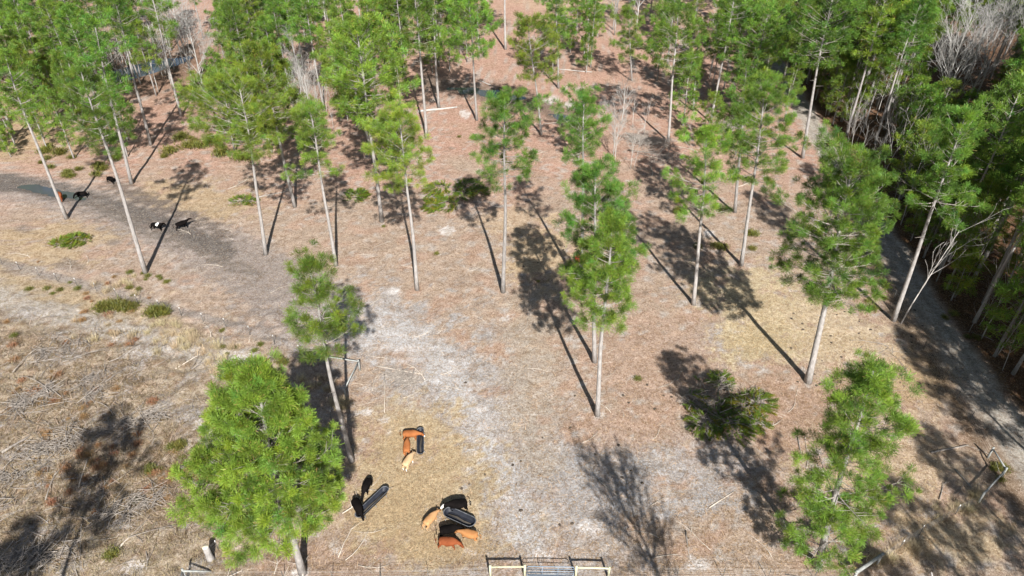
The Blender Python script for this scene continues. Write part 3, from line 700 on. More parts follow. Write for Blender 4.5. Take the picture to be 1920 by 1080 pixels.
# ------------------------------------------------------------------ cattle
def cow_mesh(pose):
    v = []; e = []; r = []
    def n(p, rad, par=None):
        v.append(p); r.append(rad if isinstance(rad, tuple) else (rad, rad))
        if par is not None: e.append((par, len(v) - 1))
        return len(v) - 1
    pel = n((-0.62, 0, 1.02), (0.27, 0.30)); 
    n((-0.92, 0, 1.03), (0.19, 0.20), pel)
    mid = n((-0.15, 0, 0.95), (0.34, 0.36), pel); ch = n((0.38, 0, 0.96), (0.29, 0.34), mid)
    wi = n((0.66, 0, 1.04), (0.21, 0.26), ch)
    hd = {'feed': [((0.93, 0, 0.98), 0.16), ((1.13, 0, 0.87), 0.135), ((1.30, 0, 0.66), 0.10), ((1.38, 0, 0.52), 0.075)],
          'graze': [((0.92, 0, 0.82), 0.16), ((1.10, 0, 0.58), 0.135), ((1.22, 0, 0.34), 0.10), ((1.28, 0, 0.19), 0.075)],
          'stand': [((0.95, 0, 1.18), 0.16), ((1.17, 0, 1.27), 0.135), ((1.40, 0, 1.16), 0.10), ((1.52, 0, 1.09), 0.08)],
          'turn': [((0.93, 0.10, 1.14), 0.16), ((1.10, 0.28, 1.20), 0.135), ((1.20, 0.50, 1.10), 0.10), ((1.24, 0.62, 1.03), 0.08)]}[pose]
    k = wi
    for p, rad in hd: k = n(p, rad, k)
    off = {'feed': 0.0, 'graze': 0.06, 'stand': 0.10, 'turn': 0.03}[pose]
    for s in (-1, 1):
        q = off * s
        a = n((-0.66, 0.19 * s, 0.80), (0.15, 0.17), pel); a = n((-0.62 + q, 0.20 * s, 0.62), 0.12, a); a = n((-0.84 + q, 0.19 * s, 0.42), 0.065, a)
        a = n((-0.80 + 1.3 * q, 0.19 * s, 0.12), 0.046, a); n((-0.77 + 1.3 * q, 0.19 * s, 0.03), 0.06, a)
        a = n((0.42, 0.18 * s, 0.74), (0.12, 0.15), ch); a = n((0.44 - q, 0.18 * s, 0.42), 0.068, a)
        a = n((0.43 - 1.4 * q, 0.18 * s, 0.12), 0.046, a); n((0.46 - 1.4 * q, 0.18 * s, 0.03), 0.06, a)
    me = bpy.data.meshes.new('cow_rig'); me.from_pydata(v, e, [])
    ob = bpy.data.objects.new('cow_rig', me); COL.objects.link(ob)
    md = ob.modifiers.new('skin', 'SKIN'); md.use_smooth_shade = True; md.branch_smoothing = 0.6
    for i, rad in enumerate(r): me.skin_vertices[0].data[i].radius = rad
    me.skin_vertices[0].data[0].use_root = True
    ss = ob.modifiers.new('sub', 'SUBSURF'); ss.levels = 2; ss.render_levels = 2
    dg = bpy.context.evaluated_depsgraph_get()
    out = bpy.data.meshes.new_from_object(ob.evaluated_get(dg)); out.name = 'body'
    for q in out.vertices:
        if q.co.z > 0.5 and q.co.x < 0.75: q.co.y *= 1.28
    bpy.data.objects.remove(ob); bpy.data.meshes.remove(me)
    return out, hd
COW = {p: cow_mesh(p) for p in ('feed', 'graze', 'stand', 'turn')}
def ear_mesh(hd, s):
    p = np.array(hd[1][0]); f = unit(np.array(hd[2][0]) - p); side = unit(np.cross(f, UP)) * s
    b = p - f * 0.03 + UP * 0.07 + side * 0.09; t = b + side * 0.21 + UP * 0.02 - f * 0.03
    wv = unit(np.cross(side, f)) * 0.06 + f * 0.02; m_ = (b + t) / 2
    V = [b, m_ + wv, t, m_ - wv, m_ + f * 0.035]; F = [(0, 1, 4), (1, 2, 4), (2, 3, 4), (3, 0, 4), (0, 3, 1), (1, 3, 2)]
    return np_mesh('ear', V, F)
def tail_mesh(sw):
    tb = Tubes(); tb.add([(-1.05, 0, 1.12), (-1.16, 0.02 * sw, 0.98), (-1.17, 0.05 * sw, 0.7), (-1.13, 0.08 * sw, 0.48), (-1.13, 0.08 * sw, 0.30)], [0.045, 0.035, 0.025, 0.05, 0.012], 6)
    return tb.mesh('tail')
def white_marks(me, hd, kind):
    m2 = me.copy(); p1, p2, p3 = (np.array(hd[i][0]) for i in (1, 2, 3))
    for f in m2.polygons:
        c = np.array(f.center)
        if kind == 'face' and c[0] > p1[0] - 0.02 and np.linalg.norm(c - p1) < 0.75: f.material_index = 1
        if kind == 'flank' and math.hypot(c[0] - 0.25, c[2] - 1.15) < 0.19: f.material_index = 1
        if kind == 'flank' and c[2] < 0.62 and -0.1 < c[0] < 0.2: f.material_index = 1
        if kind == 'legs' and c[2] < 0.45: f.material_index = 1
        if kind == 'muzzle' and np.linalg.norm(c - p3) < 0.22: f.material_index = 1
    return m2
# u, v (body centre), heading dx, dy in the photo, pose, coat, second coat, marks, scale, label
CATTLE = [
 (771, 814, 1.0, 0.03, 'feed', 'rust', 'white', 'muzzle', 0.86, 'rust coloured calf with pale muzzle feeding across the end of the upright trough'),
 (763, 837, 0.10, -1.0, 'feed', 'rust', None, None, 0.80, 'rust brown calf standing lengthwise between the two calves at the trough'),
 (766, 863, 0.75, -1.0, 'feed', 'cream', 'white', 'legs', 0.82, 'pale cream calf with white legs beside the foot of the trough'),
 (687, 913, -0.45, 1.0, 'graze', 'black', None, None, 0.86, 'black cow grazing between the tree and the slanting trough'),
 (671, 951, 0.45, 1.0, 'feed', 'black', None, None, 0.92, 'black cow with its head at the lower end of the slanting trough'),
 (857, 947, -1.0, 0.12, 'feed', 'black', 'white', 'face', 0.95, 'black cow with a white face feeding at the broad black trough'),
 (808, 973, 0.75, -0.75, 'feed', 'tan', 'cream', 'legs', 0.82, 'tan calf with pale legs at the end of the broad black trough'),
 (843, 993, 1.0, -0.10, 'feed', 'black', None, None, 0.88, 'black cow squeezed between the broad trough and the red brown cow'),
 (841, 1016, 1.0, 0.10, 'graze', 'red', None, None, 0.88, 'dark red brown cow grazing behind the black cow at the broad trough'),
 (879, 1003, -1.0, -0.22, 'feed', 'orange', 'cream', 'legs', 0.82, 'orange tan calf with pale legs at the side of the broad trough'),
 (112, 367, 0.35, 1.0, 'graze', 'red', None, None, 0.86, 'red brown cow standing at the edge of the muddy puddle'),
 (151, 362, -1.0, 0.12, 'graze', 'black', None, None, 0.88, 'black cow drinking from the muddy puddle beside the red brown one'),
 (208, 336, 0.9, 0.35, 'stand', 'black', None, None, 0.86, 'lone black cow behind the tall curved pine trunk'),
 (294, 423, 1.0, 0.10, 'stand', 'black', 'white', 'flank', 0.92, 'black cow with a white patch walking on the cattle track'),
 (341, 421, 1.0, -0.30, 'stand', 'black', None, None, 0.90, 'all black cow walking ahead on the cattle track'),
]
for i, (u, v, dx, dy, pose, c1, c2, mk, sc, label) in enumerate(CATTLE):
    x, y = ground(u, v, 0.9 * sc); x0, y0 = ground(u - dx * 8, v - dy * 8, 0.9 * sc); x1, y1 = ground(u + dx * 8, v + dy * 8, 0.9 * sc)
    o = empty('calf' if 'calf' in label else 'cow', (x, y, float(gz(x, y)) - 0.02), math.atan2(y1 - y0, x1 - x0)); o.scale = (sc, sc, sc)
    me, hd = COW[pose]
    me = white_marks(me, hd, mk) if mk else me.copy()
    link('body', me, [COATS[c1], COATS[c2 or c1]], o)
    for s in (-1, 1): link('ear', ear_mesh(hd, s), COATS[c1], o)
    link('tail', tail_mesh((-1) ** i), COATS[c1], o)
    tag(o, label, 'calf' if 'calf' in label else 'cow', 'cattle in the pasture')

# ------------------------------------------------------------------ feed troughs
def rrect(L, W, n=6):
    pts = []; r = W * 0.48
    for cx, cy, a0 in ((L / 2 - r, W / 2 - r, 0), (-L / 2 + r, W / 2 - r, 90), (-L / 2 + r, -W / 2 + r, 180), (L / 2 - r, -W / 2 + r, 270)):
        for k in range(n): a = R(a0 + 90 * k / (n - 1)); pts.append((cx + r * math.cos(a), cy + r * math.sin(a)))
    return pts
def trough(u0, v0, u1, v1, wd, label):
    z = 0.58
    a = Vector((*ground(u0, v0, z), 0)); b = Vector((*ground(u1, v1, z), 0)); c = (a + b) / 2; L = (b - a).length
    o = empty('feed_trough', (c.x, c.y, float(gz(c.x, c.y)) + 0.02), math.atan2(b.y - a.y, b.x - a.x))
    prof = [(0.84, 0.70, 0.20), (0.97, 0.95, 0.50), (1.0, 1.0, 0.56), (0.95, 0.90, 0.555), (0.92, 0.82, 0.50), (0.82, 0.60, 0.235)]
    V = []; F = []; n = 24
    for sl, sw, zz in prof: V += [(px, py, zz) for px, py in rrect(L * sl, wd * sw)]
    for k in range(len(prof) - 1):
        for i in range(n): j = (i + 1) % n; F.append((k * n + i, k * n + j, (k + 1) * n + j, (k + 1) * n + i))
    me = bpy.data.meshes.new('tub'); me.from_pydata(V, [], F + [tuple(range((len(prof) - 1) * n, len(prof) * n)), tuple(range(n))[::-1]])
    for p in me.polygons: p.use_smooth = len(p.vertices) == 4
    link('tub', me, M['plastic'], o)
    V = []; F = []
    for sl, sw, zz in ((1.0, 1.0, 0.565), (1.012, 1.04, 0.585), (0.965, 0.92, 0.585), (0.955, 0.905, 0.56)): V += [(px, py, zz) for px, py in rrect(L * sl, wd * sw)]
    for k in range(3):
        for i in range(n): j = (i + 1) % n; F.append((k * n + i, k * n + j, (k + 1) * n + j, (k + 1) * n + i))
    link('rim', np_mesh('rim', V, F, smooth=True), M['rimwear'], o)
    for k in range(3):                       # bent tube stands
        x = (k - 1) * L * 0.34; tb = Tubes()
        tb.add([(x, -wd * 0.62, 0), (x, -wd * 0.53, 0.30), (x, -wd * 0.40, 0.185), (x, wd * 0.40, 0.185), (x, wd * 0.53, 0.30), (x, wd * 0.62, 0)], [0.02] * 6, 6)
        link('leg', tb.mesh('leg'), M['galv'], o)
    tb = Tubes(); m_ = 5
    tb.add([(-L * 0.36, 0, 0.25), (-L * 0.1, 0.05, 0.255), (L * 0.15, -0.04, 0.252), (L * 0.36, 0.02, 0.25)], [0.06, 0.10, 0.09, 0.05], 6)
    link('feed_residue', tb.mesh('feed_residue'), M['dark'], o)
    tag(o, label, 'trough', 'black feed troughs')
trough(788.5, 803, 788.5, 853, 0.60, 'long black feed trough with three calves at its side')
trough(668, 972, 727, 915, 0.66, 'slanting black feed trough with worn rim, two black cows at it')
trough(833, 958, 891, 984, 1.0, 'broad black feed trough crowded by several cattle')

# ------------------------------------------------------------------ fences, gate and braces
def post(name, x, y, h, r, mat, parent, lean=(0, 0), cut=True):
    tb = Tubes(); z = float(gz(x, y)) - 0.3
    tb.add([(x, y, z), (x + lean[0] * 0.5, y + lean[1] * 0.5, z + 0.3 + h / 2), (x + lean[0], y + lean[1], z + 0.3 + h)], [r, r * 0.97, r * 0.93], 10)
    return link(name, tb.mesh(name), M[mat], parent)
def rail(x0, y0, x1, y1, z0, z1, r, mat, parent, name='rail'):
    tb = Tubes(); tb.add([(x0, y0, z0), ((x0 + x1) / 2, (y0 + y1) / 2, (z0 + z1) / 2), (x1, y1, z1)], [r, r * 0.96, r * 0.92], 8)
    return link(name, tb.mesh(name), M[mat], parent)
def brace(pts, label, h=1.45, mat='timber', r=0.09, diag=True, zr=None):
    o = empty('fence_brace', (0, 0, 0))
    zs = [float(gz(*p)) for p in pts]
    for p in pts: post('post', p[0], p[1], h, r, mat, o)
    for k in range(len(pts) - 1):
        (a, b), za, zb = (pts[k], pts[k + 1]), zs[k], zs[k + 1]
        rail(*a, *b, za + h * 0.86, zb + h * 0.86, r * 0.8, mat, o)
        if diag:
            tb = Tubes(); tb.add([(*a, za + h * 0.80), (*b, zb + 0.12)], [0.008, 0.008], 4); link('brace_wire', tb.mesh('brace_wire'), M['wire'], o)
            tb = Tubes(); tb.add([(*b, zb + h * 0.80), (*a, za + 0.12)], [0.008, 0.008], 4); link('brace_wire', tb.mesh('brace_wire'), M['wire'], o)
    return tag(o, label, 'fence brace')
def tmesh():
    tb = Tubes(); tb.add([(0, 0, -0.25), (0, 0, 1.0)], [0.028, 0.028], 4)
    return tb.mesh('post')
TP = tmesh(); TP.materials.append(M['tpost'])
tb = Tubes(); tb.add([(0, 0, 1.0), (0, 0, 1.22)], [0.031, 0.031], 4); TPC = tb.mesh('white_tip'); TPC.materials.append(M['white'])
tb = Tubes(); tb.add([(0, 0, 1.0), (0, 0, 1.22)], [0.028, 0.028], 4); TPD = tb.mesh('post_tip'); TPD.materials.append(M['tpost'])
def fence(pts, label, step=3.1, wires=(0.25, 0.5, 0.75, 1.0, 1.15), tip=True, ends=True):
    o = empty('wire_fence', (pts[0][0], pts[0][1], 0)); rs = random.Random(len(label))
    line = [Vector(p) for p in pts]; stations = []
    for a, b in zip(line[:-1], line[1:]):
        k = max(1, round((b - a).length / step))
        for i in range(k): stations.append(a.lerp(b, i / k))
    stations.append(line[-1])
    for i, s in enumerate(stations):
        if not ends and i in (0, len(stations) - 1): continue
        p = link('post', TP, None, o); p.location = (s.x - pts[0][0], s.y - pts[0][1], float(gz(s.x, s.y)))
        p.rotation_euler = (rs.uniform(-0.06, 0.06), rs.uniform(-0.06, 0.06), rs.uniform(0, 1.5))
        q = link('white_tip' if tip else 'post_tip', TPC if tip else TPD, None, p)
    for wz in wires:
        tb = Tubes(); P = []
        for i, s in enumerate(stations):
            P.append((s.x - pts[0][0], s.y - pts[0][1], float(gz(s.x, s.y)) + wz))
            if i < len(stations) - 1:
                t = (s + stations[i + 1]) / 2; P.append((t.x - pts[0][0], t.y - pts[0][1], float(gz(t.x, t.y)) * 0.5 + 0.07 + wz - 0.015))
        tb.add(P, [0.006] * len(P), 4); link('wire', tb.mesh('wire'), M['wire'], o)
    return tag(o, label, 'fence')
G1, G2, G3, G4 = (ground(u, 1063, 1.42) for u in (919, 984, 1081, 1143))
gy = sum(g[1] for g in (G1, G2, G3, G4)) / 4
G1, G2, G3, G4 = ((g[0], gy + d) for g, d in zip((G1, G2, G3, G4), (0.0, 0.06, 0.0, -0.02)))
brace([G1, G2], 'pale timber fence brace beside the gate on the cattle side', 1.42)
brace([G3, G4], 'pale timber fence brace on the gate side nearest the tree shadow', 1.42)
def gate(a, b, label):
    L = b[0] - a[0] - 0.30; z0 = float(gz((a[0] + b[0]) / 2, a[1])) + 0.12
    o = empty('field_gate', (a[0] + 0.15, a[1], z0), math.atan2(b[1] - a[1], b[0] - a[0]))
    hh = 1.18; tb = Tubes(); c = 0.12
    tb.add([(c, 0, 0), (L - c, 0, 0), (L, 0, c), (L, 0, hh - c), (L - c, 0, hh), (c, 0, hh), (0, 0, hh - c), (0, 0, c), (c, 0, 0.0)], [0.026] * 9, 8)
    link('frame', tb.mesh('frame'), M['steel'], o)
    for k, z in enumerate((0.18, 0.38, 0.60, 0.88)):
        tb = Tubes(); tb.add([(0, 0, z), (L, 0, z)], [0.019, 0.019], 8); link('rail', tb.mesh('rail'), M['steel'], o)
    for x in (L * 0.33, L * 0.66):
        tb = Tubes(); tb.add([(x, 0.022, 0), (x, 0.022, hh)], [0.019, 0.019], 6); link('stay', tb.mesh('stay'), M['steel'], o)
    for z in (0.25, 0.95):
        tb = Tubes(); tb.add([(-0.09, 0, z), (0.0, 0, z)], [0.02, 0.02], 6); link('hinge', tb.mesh('hinge'), M['tpost'], o)
    return tag(o, label, 'gate')
gate(G2, G3, 'grey blue tubular steel field gate between two timber braces')
LC = ground(352, 1092, 0.2)
fence([LC, (G1[0] - 4.5, gy - 0.15), G1], 'wire fence with thin steel posts running to the gate past the bushy pine', 3.3, tip=False, ends=False)
RC = ground(1612, 1085, 0.2)
fence([G4, (G4[0] + 5, gy - 0.05), RC], 'wire fence with thin steel posts between the gate and the split log brace', 3.4, tip=False, ends=False)
def timber(name, a, b, r, mat, parent):
    tb = Tubes(); a = np.array(a); b = np.array(b); tb.add([a, (a + b) / 2, b], [r, r * 0.97, r * 0.92], 8)
    return link(name, tb.mesh(name), M[mat], parent)
# grey corner brace at the stump
o = empty('fence_brace', (LC[0], LC[1], 0)); z = float(gz(*LC))
timber('post', (0, 0, z - 0.3), (0.02, 0.05, z + 1.5), 0.09, 'greytimber', o); timber('post', (0.35, -2.1, z - 0.3), (0.35, -2.1, z + 1.4), 0.09, 'greytimber', o)
timber('rail', (0.0, 0, z + 1.25), (0.35, -2.1, z + 1.2), 0.07, 'greytimber', o); timber('rail', (0.02, 0, z + 1.3), (1.5, 0.75, z + 0.05), 0.07, 'greytimber', o)
tag(o, 'weathered grey corner fence brace with a slanting strut beside the cut stump', 'fence brace')
# left corner brace with two rails
A, B, Cc = ground(609, 667, 1.4), ground(672, 677, 1.4), ground(647, 737, 0.9)
brace([A, B, Cc], 'weathered grey corner fence brace with two rails at the foot of the ragged pine', 1.4, 'greytimber', 0.085)
D0 = [ground(u, v) for u, v in ((-60, 478), (110, 530), (300, 582), (470, 632))]
fence(D0 + [A], 'old wire fence with white tipped posts along the slash field', 3.3)
fence([Cc, ground(560, 880), LC], 'wire fence with white tipped posts under the bushy pine', 3.3, ends=False)
# right: split log brace, corner, roadside run
B0, B1 = ground(1604, 1078, 0.9), ground(1650, 1046, 0.9)
o = empty('fence_brace', (B0[0], B0[1], 0)); z = float(gz(*B0)); dx, dy = B1[0] - B0[0], B1[1] - B0[1]
timber('post', (0, 0, z - 0.3), (0, 0, z + 1.3), 0.11, 'greytimber', o); timber('post', (dx, dy, z - 0.3), (dx, dy, z + 1.25), 0.10, 'greytimber', o)
timber('rail', (-0.2, -0.12, z + 1.15), (dx + 0.2, dy + 0.12, z + 1.12), 0.13, 'greytimber', o); timber('rail', (-0.1, 0.1, z + 0.95), (dx, dy + 0.12, z + 0.5), 0.09, 'greytimber', o)
tag(o, 'heavy grey split log fence brace below the open crowned pine', 'fence brace')
K0, K1, K2 = ground(1842, 930, 0.9), ground(1884, 884, 1.0), ground(1859, 846, 0.9)
brace([K0, K1, K2], 'grey corner fence brace with two rails beside the sandy road', 1.35, 'greytimber', 0.085)
fence([B1, ground(1722, 1006), ground(1790, 966), K0], 'wire fence with white tipped posts along the shaded bank', 3.2, ends=False)
fence([K2, ground(1815, 792), ground(1768, 713), ground(1731, 656), ground(1695, 600), ground(1655, 530), ground(1610, 460)], 'thin dark post wire fence along the sandy road', 3.4, tip=False, ends=False)

# ------------------------------------------------------------------ brush piles and green clumps
def blades(rs, P, L, up, wid, droop=0.2, dirs=None, spread=1.0):
    n = len(P)
    a = rs.uniform(0, 6.283, n); d = np.stack([np.cos(a), np.sin(a), np.zeros(n)], -1)
    if dirs is not None: d = dirs + d * spread
    d[:, 2] += up * rs.uniform(0.4, 1.5, n); d /= np.linalg.norm(d, axis=1)[:, None]
    s = np.cross(d, UP); s /= np.linalg.norm(s, axis=1)[:, None] + 1e-9
    Ln = (L * rs.uniform(0.5, 1.2, n))[:, None]
    w_ = wid * rs.uniform(0.6, 1.4, n)[:, None]
    V = np.empty((n, 3, 3)); V[:, 0] = P - s * w_ / 2; V[:, 1] = P + s * w_ / 2; V[:, 2] = P + d * Ln - UP * droop * Ln
    return V.reshape(-1, 3), np.arange(n * 3).reshape(-1, 3)
def brush_pile(u, v, rx, ry, hgt, seed, label, ngreen, nstick, lobes, sticklen=2.6):
    """lobes: (dx, dy, radius, height, green) in metres; branches bristle from the pile, cut fronds hang on it"""
    rs = np.random.RandomState(seed); p = gp(u, v); o = empty('brush_pile', p)
    tb = Tubes()
    tb.add([(0, 0, -0.1), (0.3, 0.1, hgt * 0.6)], [0.12, 0.05], 6)
    for i in range(nstick):
        l = lobes[rs.randint(len(lobes))]
        c = np.array([l[0], l[1], 0]) + np.array([rs.normal() * l[2] * 0.35, rs.normal() * l[2] * 0.35, rs.uniform(0.05, l[3] * 0.8)])
        a = rs.uniform(0, 6.28); d = np.array([math.cos(a), math.sin(a), rs.uniform(-0.15, 0.45)]); ln = sticklen * rs.uniform(0.4, 1.1)
        q = [c - d * ln * 0.5, c + np.array([0, 0, 0.05 * ln]) * rs.uniform(-1, 1), c + d * ln * 0.5]
        for e in q: e[2] = max(e[2], 0.03)
        r = rs.uniform(0.012, 0.045); tb.add(q, [r, r * 0.8, r * 0.35], 4, cap=False)
    me = tb.mesh('branches'); st = link('branches', me, M['deadgrey'], o); st['kind'] = 'stuff'
    Vs, Fs, Ts, n0 = [], [], [], 0
    for l in lobes:
        if l[4] <= 0: continue
        k = int(ngreen * l[4]); th = rs.uniform(0, 6.28, k); rr = l[2] * np.sqrt(rs.uniform(0, 1, k))
        hz = l[3] * np.sqrt(np.clip(1 - (rr / l[2]) ** 2 * 0.85, 0, 1)) * rs.uniform(0.55, 1.0, k)
        ang = rs.uniform(0, 6.28)
        for j in range(k):
            c0 = np.array([l[0] + rr[j] * math.cos(th[j]), l[1] + rr[j] * math.sin(th[j]), hz[j]])
            fd = unit(np.array([math.cos(th[j]) + 0.9 * math.cos(ang), math.sin(th[j]) + 0.9 * math.sin(ang), rs.uniform(-0.35, 0.25)]))
            m = 22; t = rs.uniform(0, 1, m); P = c0 + fd * (t * 0.75)[:, None]
            V, F = blades(rs, P, 0.34, 0.25, 0.05, 0.15, np.repeat(fd[None, :], m, 0) * 1.2, 0.9)
            V[:, 2] = np.maximum(V[:, 2], 0.02)
            val = rs.uniform(0.4, 1.15); hu = rs.choice([0, 0.1, 0.2, 0.9]) 
            Ts.append(np.repeat(np.array([[val * (1 + hu), val, val * (1 - hu * 0.3)]]), len(V), 0) * np.repeat(rs.uniform(0.75, 1.25, (m, 1)), 3, 0))
            Vs.append(V); Fs.append(F + n0); n0 += len(V)
    if Vs: link('fronds', np_mesh('fronds', np.vstack(Vs), np.vstack(Fs), np.vstack(Ts)), M['needles'], o)
    tag(o, label, 'brush pile')
brush_pile(1350, 765, 3.4, 3.0, 1.6, 51, 'big pile of cut pine tops with grey branches and green fronds', 75, 420,
           [(-0.3, 1.4, 2.2, 1.5, 0.10), (-1.0, 0.2, 2.0, 1.2, 0.15), (-2.0, -2.2, 1.3, 0.9, 1.1), (1.9, -0.6, 1.7, 0.9, 1.7), (3.6, 0.5, 1.3, 0.5, 1.2), (0.6, -2.3, 1.8, 0.8, 1.2), (0.7, 2.9, 0.9, 1.2, 0.8), (2.6, -2.0, 1.0, 0.6, 0.6), (-2.3, 0.6, 1.0, 1.0, 0.3)], 2.6)
brush_pile(832, 372, 3.0, 3.0, 1.2, 52, 'green pile of freshly cut pine boughs beside the straight pine', 120, 60,
           [(-1.0, 2.2, 1.7, 1.0, 1.0), (-1.6, -0.2, 1.1, 0.7, 0.7), (0.6, -2.2, 1.6, 0.9, 1.0), (-1.3, -2.6, 1.1, 0.7, 0.6), (0.7, 0.3, 0.9, 0.5, 0.2)], 2.2)
brush_pile(876, 362, 2.0, 2.0, 1.4, 53, 'dark shaded pile of cut pine boughs touching the green pile', 130, 50, [(0.3, 0.6, 2.0, 1.5, 1.1), (1.6, -0.3, 1.2, 1.0, 0.7), (-0.4, -0.8, 1.2, 0.9, 0.5)], 2.0)
brush_pile(668, 372, 1.5, 1.5, 1.0, 54, 'small dark green bough pile in a tree shadow behind the sparse pine', 110, 30, [(0, 0, 1.4, 1.1, 1.0), (0.6, 0.7, 0.9, 0.8, 0.4)], 1.5)
brush_pile(132, 456, 1.8, 1.2, 1.0, 55, 'bright green heap of cut boughs near the tall curved pine', 110, 26, [(-0.9, -0.4, 1.0, 0.7, 0.7), (0.5, 0.2, 1.2, 0.9, 1.0), (1.6, 0.3, 0.7, 0.5, 0.3)], 1.5)
brush_pile(452, 380, 1.4, 0.8, 0.5, 56, 'small green fronds dropped beside the cattle track pine', 60, 20, [(0, 0, 1.2, 0.5, 1.0), (1.2, 0.2, 0.8, 0.35, 0.5)], 1.8)
brush_pile(1362, 240, 3, 3, 1.4, 57, 'dark heap of dead brush near the bend of the road', 0, 260, [(0, 0, 2.6, 1.4, 0), (1.5, 1.0, 2.0, 1.2, 0)], 2.6)
brush_pile(1212, 268, 4, 3, 1.2, 58, 'wide tangle of grey dead branches in the upper pasture', 0, 300, [(0, 0, 2.6, 1.0, 0), (2.5, -0.6, 2.4, 1.0, 0), (-1.8, 1.6, 2.0, 0.8, 0)], 3.6)
brush_pile(745, 705, 3, 2, 0.4, 59, 'low russet tangle of twigs beside the corner brace', 0, 130, [(0, 0, 1.5, 0.3, 0), (1.3, -0.6, 1.3, 0.3, 0)], 2.0)
brush_pile(70, 1050, 3, 2, 0.8, 60, 'heap of grey slash branches in the tree shadow of the cleared field', 0, 260, [(0, 0, 2.2, 0.7, 0), (2.0, 0.6, 1.6, 0.6, 0), (-1.6, -0.4, 1.6, 0.6, 0)], 2.4)
for q, (u, v, lab) in enumerate(((250, 800, 'brown slash heap beside the sunlit edge of the tree shadow'), (110, 840, 'grey slash heap at the head of the tree shadow'), (30, 900, 'wide slash heap near the thick forked log'), (240, 960, 'low slash heap between the tree shadow and the bushy pine'), (120, 660, 'thin slash heap just below the dusty track'))):
    brush_pile(u, v, 3, 2, 0.5, 63 + q, lab, 0, 170, [(0, 0, 2.2, 0.4, 0), (1.4, 0.9, 1.6, 0.35, 0), (-1.5, -0.6, 1.5, 0.3, 0)], 2.0)
brush_pile(45, 760, 3, 2, 0.6, 61, 'flattened heap of grey slash branches by the dusty track', 0, 200, [(0, 0, 1.9, 0.5, 0), (1.5, 1.2, 1.5, 0.4, 0)], 2.4)
brush_pile(170, 720, 3, 2, 0.6, 62, 'brown slash heap in the middle of the cleared field', 0, 220, [(0, 0, 2.0, 0.5, 0), (0.8, -1.8, 1.6, 0.4, 0)], 2.2)
def weed_mesh(seed, n=420, rad=0.9, hgt=0.8, wid=0.05):
    rs = np.random.RandomState(seed); a = rs.uniform(0, 6.28, n); r = rad * np.minimum(np.abs(rs.normal(0, 0.42, n)), 0.75)
    P = np.stack([r * np.cos(a), r * np.sin(a) , np.zeros(n)], -1)
    P[:, 2] = rs.uniform(0, hgt * 0.5, n)
    V, F = blades(rs, P, hgt * 0.55, 1.1, wid, 0.15)
    k = rs.uniform(0.55, 1.3, n); hu = rs.uniform(-0.1, 0.55, n)
    T = np.repeat(np.stack([k * (1 + hu * 0.6), k, k * (1 - hu * 0.3)], -1), 3, 0)
    return np_mesh('weed_clump', V, F, T)
WEED = [weed_mesh(800 + i, 380 + 40 * i, 0.8 + 0.1 * i, 0.75) for i in range(4)]
wi_ = 0
def weeds(lst, label, group, mat='weeds', sc0=1.0, jit=0.6, cat='weeds'):
    global wi_
    rs = random.Random(len(label) * 3)
    for (u, v, n, r) in lst:
        for j in range(n):
            wi_ += 1
            a, b = rs.gauss(0, r), rs.gauss(0, r * 0.45)
            m_ = WEED[wi_ % 4] if mat == 'weeds' else DRYT[wi_ % 4]
            sc = rs.uniform(0.6, 1.2)
            put('weed_clump' if mat == 'weeds' else 'grass_tuft', m_, mat, gp(u + a, v + b, -0.02), rs.uniform(0, 6.28), sc0 * sc, ('small ' if sc < 0.78 else 'large ' if sc > 1.0 else '') + label, cat, group)
weeds([(235, 585, 6, 18), (222, 578, 2, 8), (298, 590, 4, 10)], 'bright yellow green weed clump on the field side of the old fence', 'yellow green weeds by the old fence', sc0=1.35)
weeds([(275, 522, 5, 20), (245, 545, 3, 14), (300, 528, 2, 10)], 'low green weed clump round the foot of the tall curved pine', 'weeds round the curved pine', sc0=0.6)
weeds([(455, 655, 5, 22), (425, 622, 1, 4)], 'low dull green weed clump beside the fence near the ragged pine', 'weeds by the fence near the ragged pine', sc0=0.7)
weeds([(85, 552, 4, 16), (130, 540, 2, 14), (50, 640, 1, 12)], 'faded green weed clump along the fence of the slash field', 'faded weeds along the slash field fence', sc0=0.6)
weeds([(292, 880, 4, 12), (335, 850, 5, 14), (255, 940, 2, 6), (212, 1050, 2, 8), (370, 845, 2, 6), (525, 680, 3, 9)], 'olive green weed clump beside the bushy pine', 'weeds beside the bushy pine', sc0=0.75)
weeds([(160, 322, 6, 20), (120, 300, 5, 22), (95, 290, 4, 16), (195, 300, 3, 14)], 'green undergrowth clump between the leaning pines by the puddle', 'undergrowth by the puddle pines', sc0=1.5)
weeds([(350, 270, 5, 22), (395, 275, 6, 22), (435, 300, 4, 18), (320, 292, 2, 12)], 'fresh green bush on the red ground behind the cattle track', 'fresh bushes behind the cattle track', sc0=1.7)
weeds([(722, 426, 1, 2), (815, 478, 1, 2), (1195, 712, 1, 2), (860, 260, 1, 4), (1010, 530, 1, 3)], 'lone little green weed on open straw ground', 'lone weeds on the straw ground', sc0=0.6)
weeds([(1350, 465, 3, 6), (1310, 465, 2, 6), (1405, 440, 2, 8), (1265, 395, 2, 5), (1410, 470, 1, 4)], 'green bushy seedling among the pines behind the straw patch', 'bushy seedlings behind the straw patch', sc0=1.0)
weeds([(1860, 880, 3, 10), (1645, 570, 3, 14), (1780, 590, 2, 8), (1825, 630, 2, 8)], 'dark green weed clump in shade along the sandy road', 'shaded weeds along the sandy road', sc0=0.8)
weeds([(1525, 890, 2, 8), (1930 - 60, 900, 1, 3), (1595, 930, 1, 5)], 'yellow brown weed clump below the open crowned pine', 'weeds below the open crowned pine', sc0=0.6)
